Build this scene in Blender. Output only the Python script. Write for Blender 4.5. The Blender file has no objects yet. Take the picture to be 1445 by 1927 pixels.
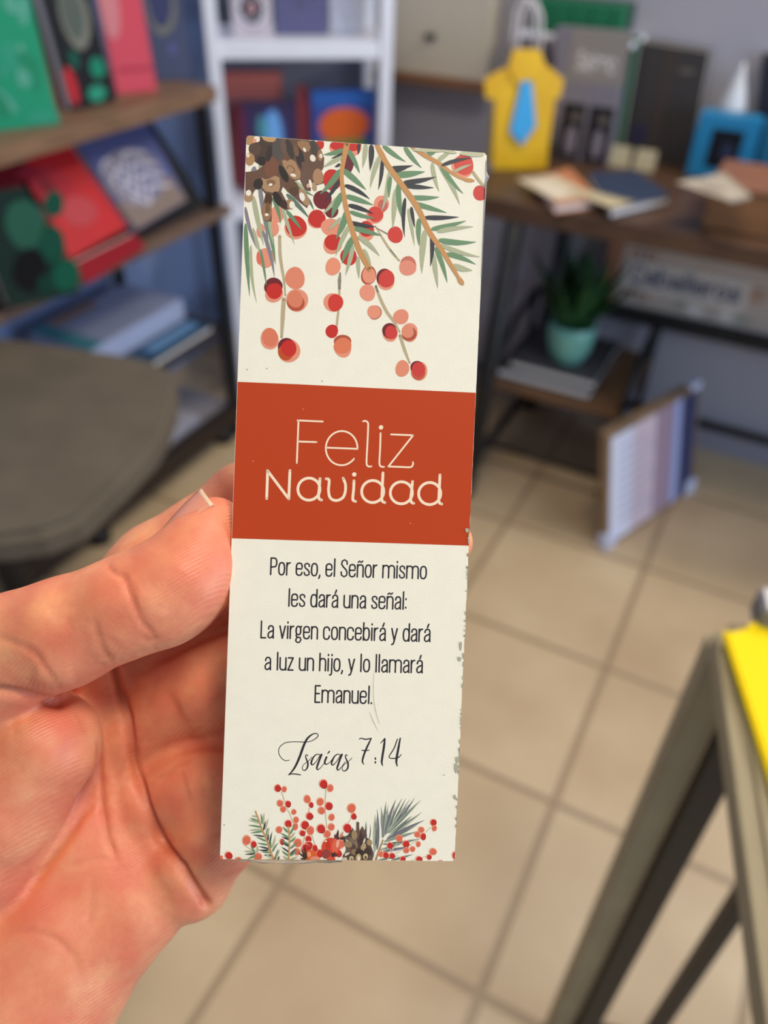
import bpy, bmesh, math, random
import numpy as np
from mathutils import Vector, Matrix

random.seed(7)
D = bpy.data
scene = bpy.context.scene
COL = scene.collection

# ------------------------------------------------------------------ camera
# World frame: +X along the back wall (to the right), +Y towards the back wall, Z up, floor at z = 0.
FPX, CX, CY, CAM_H = 1490.0, 722.5, 963.5, 1.45
_p, _ro, _yaw = math.radians(39.0), math.radians(1.95), math.radians(26.2)
_f0 = np.array([0, math.cos(_p), -math.sin(_p)]); _r0 = np.array([1.0, 0, 0]); _u0 = np.cross(_r0, _f0)
_r = math.cos(_ro) * _r0 + math.sin(_ro) * _u0
_u = -math.sin(_ro) * _r0 + math.cos(_ro) * _u0
_M = np.array([[math.cos(_yaw), -math.sin(_yaw), 0], [math.sin(_yaw), math.cos(_yaw), 0], [0, 0, 1]])
CR, CU, CF = _M @ _r, _M @ _u, _M @ _f0
CAM = np.array([0.0, 0.0, CAM_H])

cam_data = D.cameras.new('camera')
cam_data.sensor_fit = 'VERTICAL'
cam_data.lens = 26.0
cam_data.sensor_height = 26.0 * 1927.0 / FPX
cam_data.sensor_width = 26.0 * 1445.0 / FPX
cam_data.clip_start = 0.01
cam_data.clip_end = 50
cam_data.dof.use_dof = True
cam_data.dof.focus_distance = 0.1765
cam_data.dof.aperture_fstop = 26.0 / 3.1
cam = D.objects.new('camera', cam_data)
COL.objects.link(cam)
cam.matrix_world = Matrix(((CR[0], CU[0], -CF[0], CAM[0]), (CR[1], CU[1], -CF[1], CAM[1]),
                           (CR[2], CU[2], -CF[2], CAM[2]), (0, 0, 0, 1)))
scene.camera = cam

# ------------------------------------------------------------------ light, exposure
scene.view_settings.view_transform = 'Standard'
scene.view_settings.look = 'None'
scene.view_settings.exposure = 0.0
scene.view_settings.gamma = 1.0
scene.view_settings.use_curve_mapping = False

world = D.worlds.new('world'); scene.world = world
world.use_nodes = True
world.node_tree.nodes['Background'].inputs[0].default_value = (0.78, 0.86, 1.0, 1)
world.node_tree.nodes['Background'].inputs[1].default_value = 0.25


def area(name, loc, aim, size, power, color, spread=180):
    l = D.lights.new(name, 'AREA'); l.shape = 'RECTANGLE'; l.size, l.size_y = size
    l.energy = power; l.color = color; l.spread = math.radians(spread)
    o = D.objects.new(name, l); COL.objects.link(o)
    o.location = loc
    o.rotation_euler = (Vector(aim) - Vector(loc)).to_track_quat('-Z', 'Y').to_euler()
    return o


# warm shop ceiling lights behind and over the person holding the card, daylight from the window on the right
area('ceiling_light', (0.50, 0.0, 2.62), (0.0, 0.1, 1.3), (0.34, 0.34), 1.42, (1.0, 0.91, 0.74), 55)
area('ceiling_light', (0.65, 1.95, 2.65), (0.45, 1.6, 0.0), (0.6, 0.4), 24, (1.0, 0.90, 0.76))
area('ceiling_light', (-0.35, 1.0, 2.65), (-0.4, 1.1, 0.0), (0.9, 0.5), 17, (1.0, 0.90, 0.76))
area('window_daylight', (2.6, 0.4, 1.35), (-1.2, 1.9, 0.7), (1.6, 1.6), 56, (0.60, 0.75, 1.0))


# ------------------------------------------------------------------ helpers
def lin(c):
    out = []
    for v in c[:3]:
        v = v / 255.0
        out.append(v / 12.92 if v <= 0.04045 else ((v + 0.055) / 1.055) ** 2.4)
    return out


def hexc(h):
    h = h.lstrip('#')
    return tuple(int(h[i:i + 2], 16) for i in (0, 2, 4))


_mats = {}


def mat(name, rgb, rough=0.6, metal=0.0, var=0.0, scale=20.0, bump=0.0, bscale=80.0, stretch=None, rgb2=None, spec=None):
    """principled material; var mixes in a noise-driven second colour, stretch = xyz scale of the noise space"""
    if name in _mats:
        return _mats[name]
    m = D.materials.new(name); m.use_nodes = True
    nt = m.node_tree; b = nt.nodes['Principled BSDF']
    c = lin(rgb)
    b.inputs['Base Color'].default_value = (*c, 1)
    b.inputs['Roughness'].default_value = rough
    b.inputs['Metallic'].default_value = metal
    if spec is not None:
        b.inputs['Specular IOR Level'].default_value = spec
    if var or bump:
        tc = nt.nodes.new('ShaderNodeTexCoord'); mp = nt.nodes.new('ShaderNodeMapping')
        nt.links.new(tc.outputs['Object'], mp.inputs[0])
        if stretch:
            mp.inputs['Scale'].default_value = stretch
    if var:
        n = nt.nodes.new('ShaderNodeTexNoise'); n.inputs['Scale'].default_value = scale; n.inputs['Detail'].default_value = 5
        nt.links.new(mp.outputs[0], n.inputs['Vector'])
        mx = nt.nodes.new('ShaderNodeMix'); mx.data_type = 'RGBA'
        rp = nt.nodes.new('ShaderNodeValToRGB')
        rp.color_ramp.elements[0].position = 0.35; rp.color_ramp.elements[1].position = 0.65
        nt.links.new(n.outputs['Fac'], rp.inputs[0]); nt.links.new(rp.outputs[0], mx.inputs[0])
        c2 = lin(rgb2) if rgb2 else [v * (1 - var) for v in c]
        mx.inputs[6].default_value = (*c, 1); mx.inputs[7].default_value = (*c2, 1)
        nt.links.new(mx.outputs[2], b.inputs['Base Color'])
    if bump:
        n2 = nt.nodes.new('ShaderNodeTexNoise'); n2.inputs['Scale'].default_value = bscale
        nt.links.new(mp.outputs[0], n2.inputs['Vector'])
        bp = nt.nodes.new('ShaderNodeBump'); bp.inputs['Strength'].default_value = bump; bp.inputs['Distance'].default_value = 0.002
        nt.links.new(n2.outputs['Fac'], bp.inputs['Height']); nt.links.new(bp.outputs[0], b.inputs['Normal'])
    _mats[name] = m
    return m


def print_mat(name, rough=0.5):
    """ink on paper: colour comes from the mesh's own colour attribute"""
    if name in _mats:
        return _mats[name]
    m = D.materials.new(name); m.use_nodes = True
    nt = m.node_tree; b = nt.nodes['Principled BSDF']
    a = nt.nodes.new('ShaderNodeVertexColor'); a.layer_name = 'ink'
    nt.links.new(a.outputs[0], b.inputs['Base Color'])
    b.inputs['Roughness'].default_value = rough
    b.inputs['Specular IOR Level'].default_value = 0.25
    _mats[name] = m
    return m


class MB:
    """collects shapes that become ONE mesh object"""

    def __init__(self):
        self.bm = bmesh.new()

    def box(self, c, s, R=None, bev=0.0, seg=2, mi=0):
        r = bmesh.ops.create_cube(self.bm, size=1.0)
        vs = r['verts']
        for v in vs:
            v.co = Vector((v.co.x * s[0], v.co.y * s[1], v.co.z * s[2]))
        fs = set(f for v in vs for f in v.link_faces)
        if bev:
            es = set(e for v in vs for e in v.link_edges)
            q = bmesh.ops.bevel(self.bm, geom=list(es), offset=min(bev, min(s) * 0.45), segments=seg, affect='EDGES', profile=0.5)
            vs = list(set(v for f in q['faces'] for v in f.verts) | set(v for v in vs if v.is_valid))
            fs = set(f for v in vs for f in v.link_faces)
        M = (R.to_4x4() if R is not None else Matrix.Identity(4))
        M = Matrix.Translation(Vector(c)) @ M
        for v in vs:
            v.co = M @ v.co
        for f in fs:
            f.material_index = mi
        return self

    def slab(self, quad, n, t, bev=0.0, mi=0):
        """thick plate: quad of 4 world points is its outer face, n the outward normal, t thickness"""
        n = Vector(n).normalized()
        q = [Vector(p) for p in quad]
        vs = [self.bm.verts.new(p) for p in q] + [self.bm.verts.new(p - n * t) for p in q]
        fs = [self.bm.faces.new([vs[i] for i in idx]) for idx in
              ((0, 1, 2, 3), (7, 6, 5, 4), (0, 4, 5, 1), (1, 5, 6, 2), (2, 6, 7, 3), (3, 7, 4, 0))]
        bmesh.ops.recalc_face_normals(self.bm, faces=fs)
        if bev:
            bmesh.ops.bevel(self.bm, geom=list(set(e for f in fs for e in f.edges)), offset=bev, segments=2, affect='EDGES')
        return self

    def prism(self, pts, z0, z1, bev=0.0):
        """vertical prism over a polygon (list of xy)"""
        a = [self.bm.verts.new((p[0], p[1], z0)) for p in pts]
        b = [self.bm.verts.new((p[0], p[1], z1)) for p in pts]
        n = len(pts)
        fs = [self.bm.faces.new(b), self.bm.faces.new(a[::-1])]
        fs += [self.bm.faces.new((a[i], a[(i + 1) % n], b[(i + 1) % n], b[i])) for i in range(n)]
        bmesh.ops.recalc_face_normals(self.bm, faces=fs)
        if bev:
            es = set(fs[0].edges) | set(fs[1].edges)
            bmesh.ops.bevel(self.bm, geom=list(es), offset=bev, segments=3, affect='EDGES')
        return self

    def tube(self, pts, r, seg=10, closed=False, cap=True):
        """round bar through points, r a radius or one per point"""
        P = [Vector(p) for p in pts]; n = len(P)
        rs = r if isinstance(r, (list, tuple)) else [r] * n
        rings = []; up = None
        for i in range(n):
            a = P[i - 1] if (i or closed) else P[i]; b = P[(i + 1) % n] if (i < n - 1 or closed) else P[i]
            t = (b - a).normalized()
            if up is None:
                up = t.orthogonal().normalized()
            up = (up - t * up.dot(t))
            up = up.normalized() if up.length > 1e-6 else t.orthogonal().normalized()
            w = t.cross(up)
            rings.append([self.bm.verts.new(P[i] + (up * math.cos(q) + w * math.sin(q)) * rs[i])
                          for q in (2 * math.pi * k / seg for k in range(seg))])
        m = n if closed else n - 1
        for i in range(m):
            A, B = rings[i], rings[(i + 1) % n]
            for k in range(seg):
                f = self.bm.faces.new((A[k], A[(k + 1) % seg], B[(k + 1) % seg], B[k])); f.smooth = True
        if cap and not closed:
            self.bm.faces.new(rings[0][::-1]); self.bm.faces.new(rings[-1])
        return self

    def lathe(self, c, prof, seg=28, tilt=None):
        """profile of (radius, z) turned about a vertical axis through c"""
        c = Vector(c); rings = []
        for (r, z) in prof:
            rings.append([self.bm.verts.new(c + Vector((r * math.cos(2 * math.pi * k / seg), r * math.sin(2 * math.pi * k / seg), z))) for k in range(seg)])
        for A, B in zip(rings, rings[1:]):
            for k in range(seg):
                f = self.bm.faces.new((A[k], A[(k + 1) % seg], B[(k + 1) % seg], B[k])); f.smooth = True
        self.bm.faces.new(rings[0][::-1]); self.bm.faces.new(rings[-1])
        return self

    def build(self, name, m, parent=None, smooth=False):
        me = D.meshes.new(name)
        bmesh.ops.recalc_face_normals(self.bm, faces=self.bm.faces[:])
        self.bm.to_mesh(me); self.bm.free()
        for mm in (m if isinstance(m, (list, tuple)) else [m]):
            me.materials.append(mm)
        if smooth:
            for p in me.polygons:
                p.use_smooth = True
        o = D.objects.new(name, me); COL.objects.link(o)
        if parent is not None:
            o.parent = parent
            o.matrix_parent_inverse = Matrix.Translation(-parent.location) if parent.type == 'EMPTY' else Matrix.Identity(4)
        return o


def thing(name, label, cat, loc=(0, 0, 0), group=None):
    o = D.objects.new(name, None); COL.objects.link(o); o.location = loc; o.empty_display_size = 0.05
    return tag(o, label, cat, group)


def tag(o, label, cat, group=None):
    o['label'] = label; o['category'] = cat
    if group:
        o['group'] = group
    return o


def struct(o):
    o['kind'] = 'structure'
    return o


def RZ(deg):
    return Matrix.Rotation(math.radians(deg), 3, 'Z')


# where a line of sight of the photograph meets a real plane of the shop: used to survey the furniture
def ray(x, y):
    return (x - CX) / FPX * CR - (y - CY) / FPX * CU + CF


def on_z(x, y, z=0.0):
    d = ray(x, y); return Vector(CAM + (z - CAM_H) / d[2] * d)


def on_y(x, y, Y):
    d = ray(x, y); return Vector(CAM + Y / d[1] * d)


def on_x(x, y, X):
    d = ray(x, y); return Vector(CAM + X / d[0] * d)


def on_plane(x, y, p0, n):
    d = ray(x, y); n = np.array(n); t = ((np.array(p0) - CAM) @ n) / (d @ n)
    return Vector(CAM + t * d)


# flat printing: strokes and shapes laid on a plane given by a 2D -> local 3D map, one layer above the other
class Ink:
    def __init__(self, to2d, step=1.6e-6, z0=2e-5, clampbox=None):
        self.v = []; self.f = []; self.c = []; self.to = to2d; self.step = step; self.z = z0; self.cb = clampbox

    def _add(self, pts2, faces, col, lift=True):
        b = len(self.v); self.z += self.step if lift else 0.0
        for p in pts2:
            x, y = p
            if self.cb:
                x = min(max(x, self.cb[0]), self.cb[1]); y = min(max(y, self.cb[2]), self.cb[3])
            self.v.append((x, y, self.z))
        for fc in faces:
            self.f.append([b + i for i in fc]); self.c.append(col)

    def poly(self, pts, col):
        q = [self.to(*p) for p in pts]
        a = sum(q[i][0] * q[(i + 1) % len(q)][1] - q[(i + 1) % len(q)][0] * q[i][1] for i in range(len(q)))
        if a < 0:
            q = q[::-1]
        self._add(q, [list(range(len(q)))], lin(hexc(col)))

    def ell(self, cx, cy, rx, ry, col, rot=0, wob=0.035, n=30):
        ph = random.random() * 6.28; a = math.radians(rot); pts = []
        for k in range(n):
            t = 2 * math.pi * k / n
            w = 1 + wob * math.sin(2 * t + ph) + wob * 0.6 * math.sin(3 * t + 2 * ph)
            x, y = rx * w * math.cos(t), ry * w * math.sin(t)
            pts.append((cx + x * math.cos(a) - y * math.sin(a), cy + x * math.sin(a) + y * math.cos(a)))
        self.poly(pts, col)

    def needle(self, x0, y0, x1, y1, w, col, bend=None):
        L = math.hypot(x1 - x0, y1 - y0); dx, dy = (x1 - x0) / L, (y1 - y0) / L; nx, ny = -dy, dx
        if bend is None:
            bend = random.uniform(-0.05, 0.05)
        A, B = [], []
        prof = ((0, 0.25), (0.04, 0.62), (0.12, 0.88), (0.28, 1.0), (0.5, 0.92), (0.7, 0.66), (0.86, 0.36), (1, 0.06))
        for t, k in prof:
            b = bend * L * 4 * t * (1 - t)
            cx, cy = x0 + dx * L * t + nx * b, y0 + dy * L * t + ny * b
            A.append((cx + nx * w * k / 2, cy + ny * w * k / 2)); B.append((cx - nx * w * k / 2, cy - ny * w * k / 2))
        self.poly(A + B[::-1], col)

    def stroke(self, pts, w, col, smooth=True, caps=True):
        """ribbon of width w (number or one per point) along pts"""
        P = np.array(pts, float); n = len(P)
        W = np.full(n, float(w)) if not hasattr(w, '__len__') else np.array(w, float)
        if smooth and n > 2:
            Q, V = [], []
            E = np.vstack([2 * P[0] - P[1], P, 2 * P[-1] - P[-2]])
            for i in range(n - 1):
                p0, p1, p2, p3 = E[i:i + 4]
                for t in np.linspace(0, 1, 9)[:-1]:
                    Q.append(0.5 * (2 * p1 + (p2 - p0) * t + (2 * p0 - 5 * p1 + 4 * p2 - p3) * t * t + (3 * p1 - p0 - 3 * p2 + p3) * t ** 3))
                    V.append(W[i] * (1 - t) + W[i + 1] * t)
            Q.append(P[-1]); V.append(W[-1]); P = np.array(Q); W = np.array(V); n = len(P)
        T = np.gradient(P, axis=0); T /= np.maximum(np.linalg.norm(T, axis=1)[:, None], 1e-9)
        N = np.stack([-T[:, 1], T[:, 0]], 1)
        A = P + N * W[:, None] / 2; B = P - N * W[:, None] / 2
        q = [self.to(*p) for p in A] + [self.to(*p) for p in B]
        fs = [[i, i + 1, n + i + 1, n + i] for i in range(n - 1)]
        c = lin(hexc(col)) if isinstance(col, str) else col
        self._add(q, fs, c)
        if caps:
            for e in (0, n - 1):
                k = 10
                self._add([self.to(P[e][0] + W[e] / 2 * math.cos(a), P[e][1] + W[e] / 2 * math.sin(a))
                           for a in (2 * math.pi * j / k for j in range(k))], [list(range(k))], c, False)

    def build(self, name, parent, m, M=None):
        me = D.meshes.new(name)
        me.from_pydata(self.v, [], self.f)
        ca = me.color_attributes.new('ink', 'FLOAT_COLOR', 'CORNER')
        buf = []
        for p, c in zip(me.polygons, self.c):
            buf += [*c, 1.0] * p.loop_total
        ca.data.foreach_set('color', buf)
        # all faces look up (+z of the printed plane)
        bm = bmesh.new(); bm.from_mesh(me)
        for f in bm.faces:
            f.normal_update()
            if f.normal.z < 0:
                f.normal_flip()
        bm.to_mesh(me); bm.free()
        me.materials.append(m)
        o = D.objects.new(name, me); COL.objects.link(o)
        if parent is not None:
            o.parent = parent
        if M is not None:
            o.matrix_local = M
        return o


# simple monoline letters in boxes one x-height tall, used for the verse and the blurred shop signs
def _arc(cx, cy, rx, ry, a0, a1, n=14, e=2.5):
    out = []
    for i in range(n + 1):
        a = math.radians(a0 + (a1 - a0) * i / n); c, s = math.cos(a), math.sin(a)
        out.append((cx + rx * math.copysign(abs(c) ** (2 / e), c), cy + ry * math.copysign(abs(s) ** (2 / e), s)))
    return out


def _shift(gl, dx):
    return [[(x + dx, y) for x, y in s] for s in gl]


_W = 0.50
_o = [_arc(_W / 2, .5, _W / 2, .5, 0, 360, 28)]
_n = [[(0, 0), (0, 1)], [(0, .72)] + _arc(_W / 2, .68, _W / 2, .32, 165, 0, 10) + [(_W, 0)]]
_acute = [(.24, 1.15), (.34, 1.42)]
_a = [[(.04, .74)] + _arc(.25, .72, .21, .28, 170, 0, 10) + [(.46, .12), (.48, 0)], [(.46, .6), (.3, .56), (.1, .46), (.01, .3), (.03, .1), (.14, -.005), (.3, .04), (.46, .2)]]
_l = [[(0, 0), (0, 1.42)]]
_r_ = [[(0, 0), (0, 1)], [(0, .7), (.06, .88), (.17, .99), (.28, 1.0)]]
_s_ = [[(.42, .76), (.4, .92), (.22, 1.0), (.05, .92), (.02, .76), (.1, .6), (.3, .46), (.43, .3), (.42, .1), (.24, 0), (.05, .06), (0, .24)]]
GL = {
    'o': (_o, _W), 'n': (_n, _W), 'a': (_a, .48), 'á': (_a + [_acute], .48), 'l': (_shift(_l, .03), .06), 'r': (_r_, .28), 's': (_s_, .43),
    'ñ': (_n + [[(.06, 1.2), (.15, 1.3), (.33, 1.2), (.43, 1.3)]], _W),
    'e': ([[(.02, .53), (_W - .02, .53), (_W - .01, .66)] + _arc(_W / 2, .68, _W / 2, .32, 10, 180, 10) + _arc(_W / 2, .32, _W / 2, .32, 180, 350, 10)], _W),
    'd': (_o + [[(_W, 0), (_W, 1.42)]], _W), 'b': (_o + [[(0, 0), (0, 1.42)]], _W),
    'u': ([[(0, 1), (0, .32)] + _arc(_W / 2, .3, _W / 2, .3, 180, 350, 10), [(_W, 1), (_W, 0)]], _W),
    'm': (_n + _shift(_n[1:], _W), 2 * _W), 'i': (_shift([[(0, 0), (0, 1)], [(0, 1.27), (0, 1.34)]], .03), .06),
    'h': ([[(0, 0), (0, 1.42)], _n[1]], _W), 'v': ([[(0, 1), (.23, 0)], [(.23, 0), (.46, 1)]], .46),
    'y': ([[(0, 1), (.24, .02)], [(.47, 1), (.24, .02), (.17, -.25), (.03, -.32)]], .47),
    'c': ([_arc(_W / 2, .68, _W / 2, .32, 5, 180, 10) + _arc(_W / 2, .32, _W / 2, .32, 180, 355, 10)], _W),
    'g': ([_arc(.23, .66, .2, .34, 0, 360, 22), [(.1, .36), (.04, .24), (.1, .14), (.4, .08), (.47, -.1), (.36, -.3), (.16, -.32), (.02, -.2), (.05, -.02), (.14, .1)], [(.36, .92), (.5, 1.0)]], .5),
    'z': ([[(.02, 1), (.42, 1)], [(.42, 1), (.0, 0)], [(0, 0), (.43, 0)]], .43),
    'j': ([[(.08, 1), (.08, -.2), (.02, -.33), (-.08, -.33)], [(.08, 1.27), (.08, 1.34)]], .08),
    'P': ([[(0, 0), (0, 1.36)], [(0, 1.36), (.26, 1.36)] + _arc(.26, 1.0, .24, .36, 80, -80, 10) + [(.0, .62)]], .5),
    'S': ([[(.5, 1.02), (.48, 1.26), (.26, 1.38), (.05, 1.24), (.03, 1.0), (.16, .8), (.38, .6), (.52, .36), (.48, .1), (.26, -.02), (.04, .1), (0, .36)]], .52),
    'L': ([[(0, 1.36), (0, 0)], [(0, 0), (.4, 0)]], .4), 'E': ([[(0, 0), (0, 1.36)], [(0, 1.36), (.4, 1.36)], [(0, .72), (.34, .72)], [(0, 0), (.4, 0)]], .4),
    'C': ([_arc(.28, .96, .28, .42, 5, 180, 10) + _arc(.28, .42, .28, .42, 180, 355, 10)], .54),
    '.': ([[(0, 0), (0, .05)]], 0.0), ',': ([[(.03, .05), (.02, -.08), (-.04, -.2)]], 0.02), ':': ([[(0, .1), (0, .16)], [(0, .8), (0, .86)]], 0),
    ' ': ([], .16),
}


def text_layout(s, gap=.2):
    x = 0; out = []
    for ch in s:
        g, w = GL[ch]
        for st in g:
            out.append([(x + px, py) for px, py in st])
        x += w + gap
    return out, x - gap


def write(ink, s, p0, p1, xh, w, col, gap=.2):
    """line of letters with its baseline from p0 to p1 (the letters are spread to fill it)"""
    st, L = text_layout(s, gap)
    dx, dy = (p1[0] - p0[0]) / L, (p1[1] - p0[1]) / L
    n = math.hypot(dx, dy); ux, uy = -dy / n, dx / n
    if ink_up(ink, p0, (ux, uy)) < 0:
        ux, uy = -ux, -uy
    for q in st:
        pts = [(p0[0] + x * dx + y * xh * ux, p0[1] + x * dy + y * xh * uy) for x, y in q]
        ink.stroke(pts, w, col, smooth=False)


def ink_up(ink, p, d):
    a = ink.to(*p); b = ink.to(p[0] + d[0], p[1] + d[1])
    return b[1] - a[1]

# ------------------------------------------------------------------ the shop: floor and walls
WALL_Y, WALL_X = 2.42, -1.85


def floor_material():
    m = D.materials.new('beige_ceramic_tiles'); m.use_nodes = True
    nt = m.node_tree; b = nt.nodes['Principled BSDF']; L = nt.links.new
    tc = nt.nodes.new('ShaderNodeTexCoord'); sx = nt.nodes.new('ShaderNodeSeparateXYZ'); L(tc.outputs['Object'], sx.inputs[0])

    def mth(op, a, b_=None):
        n = nt.nodes.new('ShaderNodeMath'); n.operation = op
        for i, v in enumerate((a, b_)):
            if v is None:
                continue
            if isinstance(v, (int, float)):
                n.inputs[i].default_value = v
            else:
                L(v, n.inputs[i])
        return n.outputs[0]
    S = 0.3963
    masks = []; cells = []
    for ax, off in ((0, -0.0636), (1, 0.5515)):
        t = mth('DIVIDE', mth('SUBTRACT', sx.outputs[ax], off), S)
        cells.append(mth('FLOOR', mth('ADD', t, 0.5)))
        fr = mth('ABSOLUTE', mth('SUBTRACT', mth('FRACT', mth('ADD', t, 0.5)), 0.5))   # 0 on the joint
        cells[-1] = mth('FLOOR', t)
        r = nt.nodes.new('ShaderNodeMapRange'); r.inputs[1].default_value = 0.015; r.inputs[2].default_value = 0.022
        L(fr, r.inputs[0]); masks.append(r.outputs[0])
    tile = mth('MULTIPLY', masks[0], masks[1])
    n1 = nt.nodes.new('ShaderNodeTexNoise'); n1.inputs['Scale'].default_value = 4.0; n1.inputs['Detail'].default_value = 6
    L(tc.outputs['Object'], n1.inputs['Vector'])
    wn = nt.nodes.new('ShaderNodeTexWhiteNoise'); cb = nt.nodes.new('ShaderNodeCombineXYZ')
    L(cells[0], cb.inputs[0]); L(cells[1], cb.inputs[1]); L(cb.outputs[0], wn.inputs['Vector'])
    ramp = nt.nodes.new('ShaderNodeValToRGB')
    ramp.color_ramp.elements[0].position = 0.3; ramp.color_ramp.elements[1].position = 0.72
    ramp.color_ramp.elements[0].color = (*lin((192, 163, 127)), 1); ramp.color_ramp.elements[1].color = (*lin((216, 191, 153)), 1)
    L(mth('ADD', mth('MULTIPLY', n1.outputs['Fac'], 0.8), mth('MULTIPLY', wn.outputs['Value'], 0.2)), ramp.inputs[0])
    mx = nt.nodes.new('ShaderNodeMix'); mx.data_type = 'RGBA'
    L(tile, mx.inputs[0]); mx.inputs[6].default_value = (*lin((164, 138, 108)), 1); L(ramp.outputs[0], mx.inputs[7])
    L(mx.outputs[2], b.inputs['Base Color'])
    b.inputs['Roughness'].default_value = 0.42
    bp = nt.nodes.new('ShaderNodeBump'); bp.inputs['Strength'].default_value = 0.6; bp.inputs['Distance'].default_value = 0.002
    L(tile, bp.inputs['Height']); L(bp.outputs[0], b.inputs['Normal'])
    return m


struct(MB().box((0.1, 0.4, -0.05), (4.1, 4.3, 0.1)).build('floor', floor_material()))
m_wall = mat('blue_grey_wall_paint', (160, 158, 168), 0.85, var=0.06, scale=3, bump=0.05, bscale=150)
m_walll = mat('pale_blue_wall_paint', (150, 172, 216), 0.85, var=0.06, scale=3)
struct(MB().box((0.1, WALL_Y + 0.05, 1.3), (4.1, 0.1, 2.6)).build('wall_back', m_wall))
struct(MB().box((WALL_X - 0.05, 0.4, 1.3), (0.1, 4.2, 2.6)).build('wall_left', m_walll))
m_base = mat('grey_baseboard_tile', (140, 138, 150), 0.5)
struct(MB().box((0.1, WALL_Y - 0.006, 0.04), (4.0, 0.012, 0.08), bev=0.003).build('baseboard_back', m_base))
struct(MB().box((0.1, WALL_Y - 0.009, 0.086), (4.0, 0.018, 0.014), bev=0.003).build('trim_1', mat('dark_trim', (52, 48, 52), 0.5)))

# ------------------------------------------------------------------ shared materials
m_black = mat('black_powder_coated_steel', (20, 20, 23), 0.55, var=0.25, scale=30)
m_white = mat('white_painted_metal', (240, 243, 255), 0.4, var=0.03, scale=12)
m_dkwood = mat('dark_walnut_board', (98, 70, 50), 0.45, var=0.4, scale=9, stretch=(1.2, 14, 14), rgb2=(68, 48, 36))
m_rackwood = mat('oak_brown_board', (150, 116, 88), 0.55, var=0.3, scale=8, stretch=(14, 1.2, 14), rgb2=(120, 92, 70))
m_ltwood = mat('honey_wood', (150, 104, 66), 0.5, var=0.3, scale=10, stretch=(1.5, 12, 12))
m_page = mat('book_pages', (226, 220, 214), 0.8, var=0.1, scale=60, stretch=(1, 1, 30))
m_ink = print_mat('printed_ink', 0.6)


# ------------------------------------------------------------------ tiny kit for books
def frame3(o, ux, uy):
    """matrix with origin o, local x along ux, local y along uy, local z outward"""
    ux = Vector(ux).normalized(); uz = ux.cross(Vector(uy)).normalized(); uy = uz.cross(ux)
    return Matrix(((ux.x, uy.x, uz.x, o[0]), (ux.y, uy.y, uz.y, o[1]), (ux.z, uy.z, uz.z, o[2]), (0, 0, 0, 1)))


def slab_book(name, label, cat, quad, n, t, cover, group=None, pages=True, art=None):
    """a closed book or box: quad = bottom-left, bottom-right, top-right, top-left of its front cover"""
    n = Vector(n).normalized()
    bl, br, tr, tl = [Vector(q) for q in quad]
    c = (bl + br + tr + tl) / 4
    base = thing(name, label, cat, ((bl + br) / 2 - n * t / 2), group)
    if pages:
        ct = min(0.004, t * 0.2)
        MB().slab((bl, br, tr, tl), n, ct, bev=0.001).build('front_cover', cover, base)
        k = 0.97
        inner = [c + (p - c) * k - n * ct for p in (bl, br, tr, tl)]
        MB().slab(inner, n, t - 2 * ct).build('page_block', m_page, base)
        MB().slab([p - n * (t - ct) for p in (bl, br, tr, tl)], n, ct, bev=0.001).build('back_cover', cover, base)
    else:
        MB().slab((bl, br, tr, tl), n, t, bev=0.003).build('body', cover, base)
    if art:
        W, H = (br - bl).length, (tl - bl).length
        nn = (br - bl).cross(tl - bl).normalized()
        M = frame3(bl + n * 0.0006, (br - bl), (tl - bl)) if nn.dot(n) > 0 else frame3(br + n * 0.0006, (bl - br), (tl - bl))
        ink = Ink(lambda x, y: (x * W, y * H), step=6e-5, z0=0.0, clampbox=(0, W, 0, H))
        art(ink)
        o = ink.build('cover_print', base, m_ink)
        o.matrix_parent_inverse = Matrix.Identity(4)
        o.matrix_local = Matrix.Translation(-base.location) @ M
    return base


def specks(cols, n, seed, rmin=.03, rmax=.1, base=None):
    def art(ink):
        ink.poly([(.01, .01), (.99, .01), (.99, .99), (.01, .99)], base or cols[0])
        rnd = random.Random(seed)
        for _ in range(n):
            ink.ell(rnd.uniform(.05, .95), rnd.uniform(.05, .95), rnd.uniform(rmin, rmax), rnd.uniform(rmin, rmax) * .7, rnd.choice(cols), rnd.uniform(0, 180), n=14)
    return art


# ------------------------------------------------------------------ console table along the back wall
t = thing('console_table', 'long dark-topped console table with black metal legs along the grey-blue wall', 'table', (0.15, 2.1, 0))
MB().box((0.2, 2.115, 0.832), (1.86, 0.57, 0.046), bev=0.004).build('table_top', m_dkwood, t)
for x0, x1 in ((-0.615, -0.585), (0.99, 0.96)):
    for y0, y1 in ((1.80, 1.85), (2.38, 2.36)):
        MB().tube([(x0, y0, 0.0), (x1, y1, 0.81)], 0.026, seg=4).build('leg', m_black, t)
    MB().tube([(x1, 1.85, 0.80), (x1, 2.36, 0.80)], 0.014, seg=4).build('side_rail', m_black, t)
    MB().tube([(x0, 1.805, 0.10), (x0, 2.378, 0.10)], 0.014, seg=4).build('foot_rail', m_black, t)
MB().box((0.19, 2.35, 0.435), (1.60, 0.10, 0.03), bev=0.004).build('lower_shelf', m_black, t)
MB().tube([(-0.60, 2.372, 0.115), (0.975, 2.372, 0.115)], 0.012, seg=4).build('back_rail', m_black, t)

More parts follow.
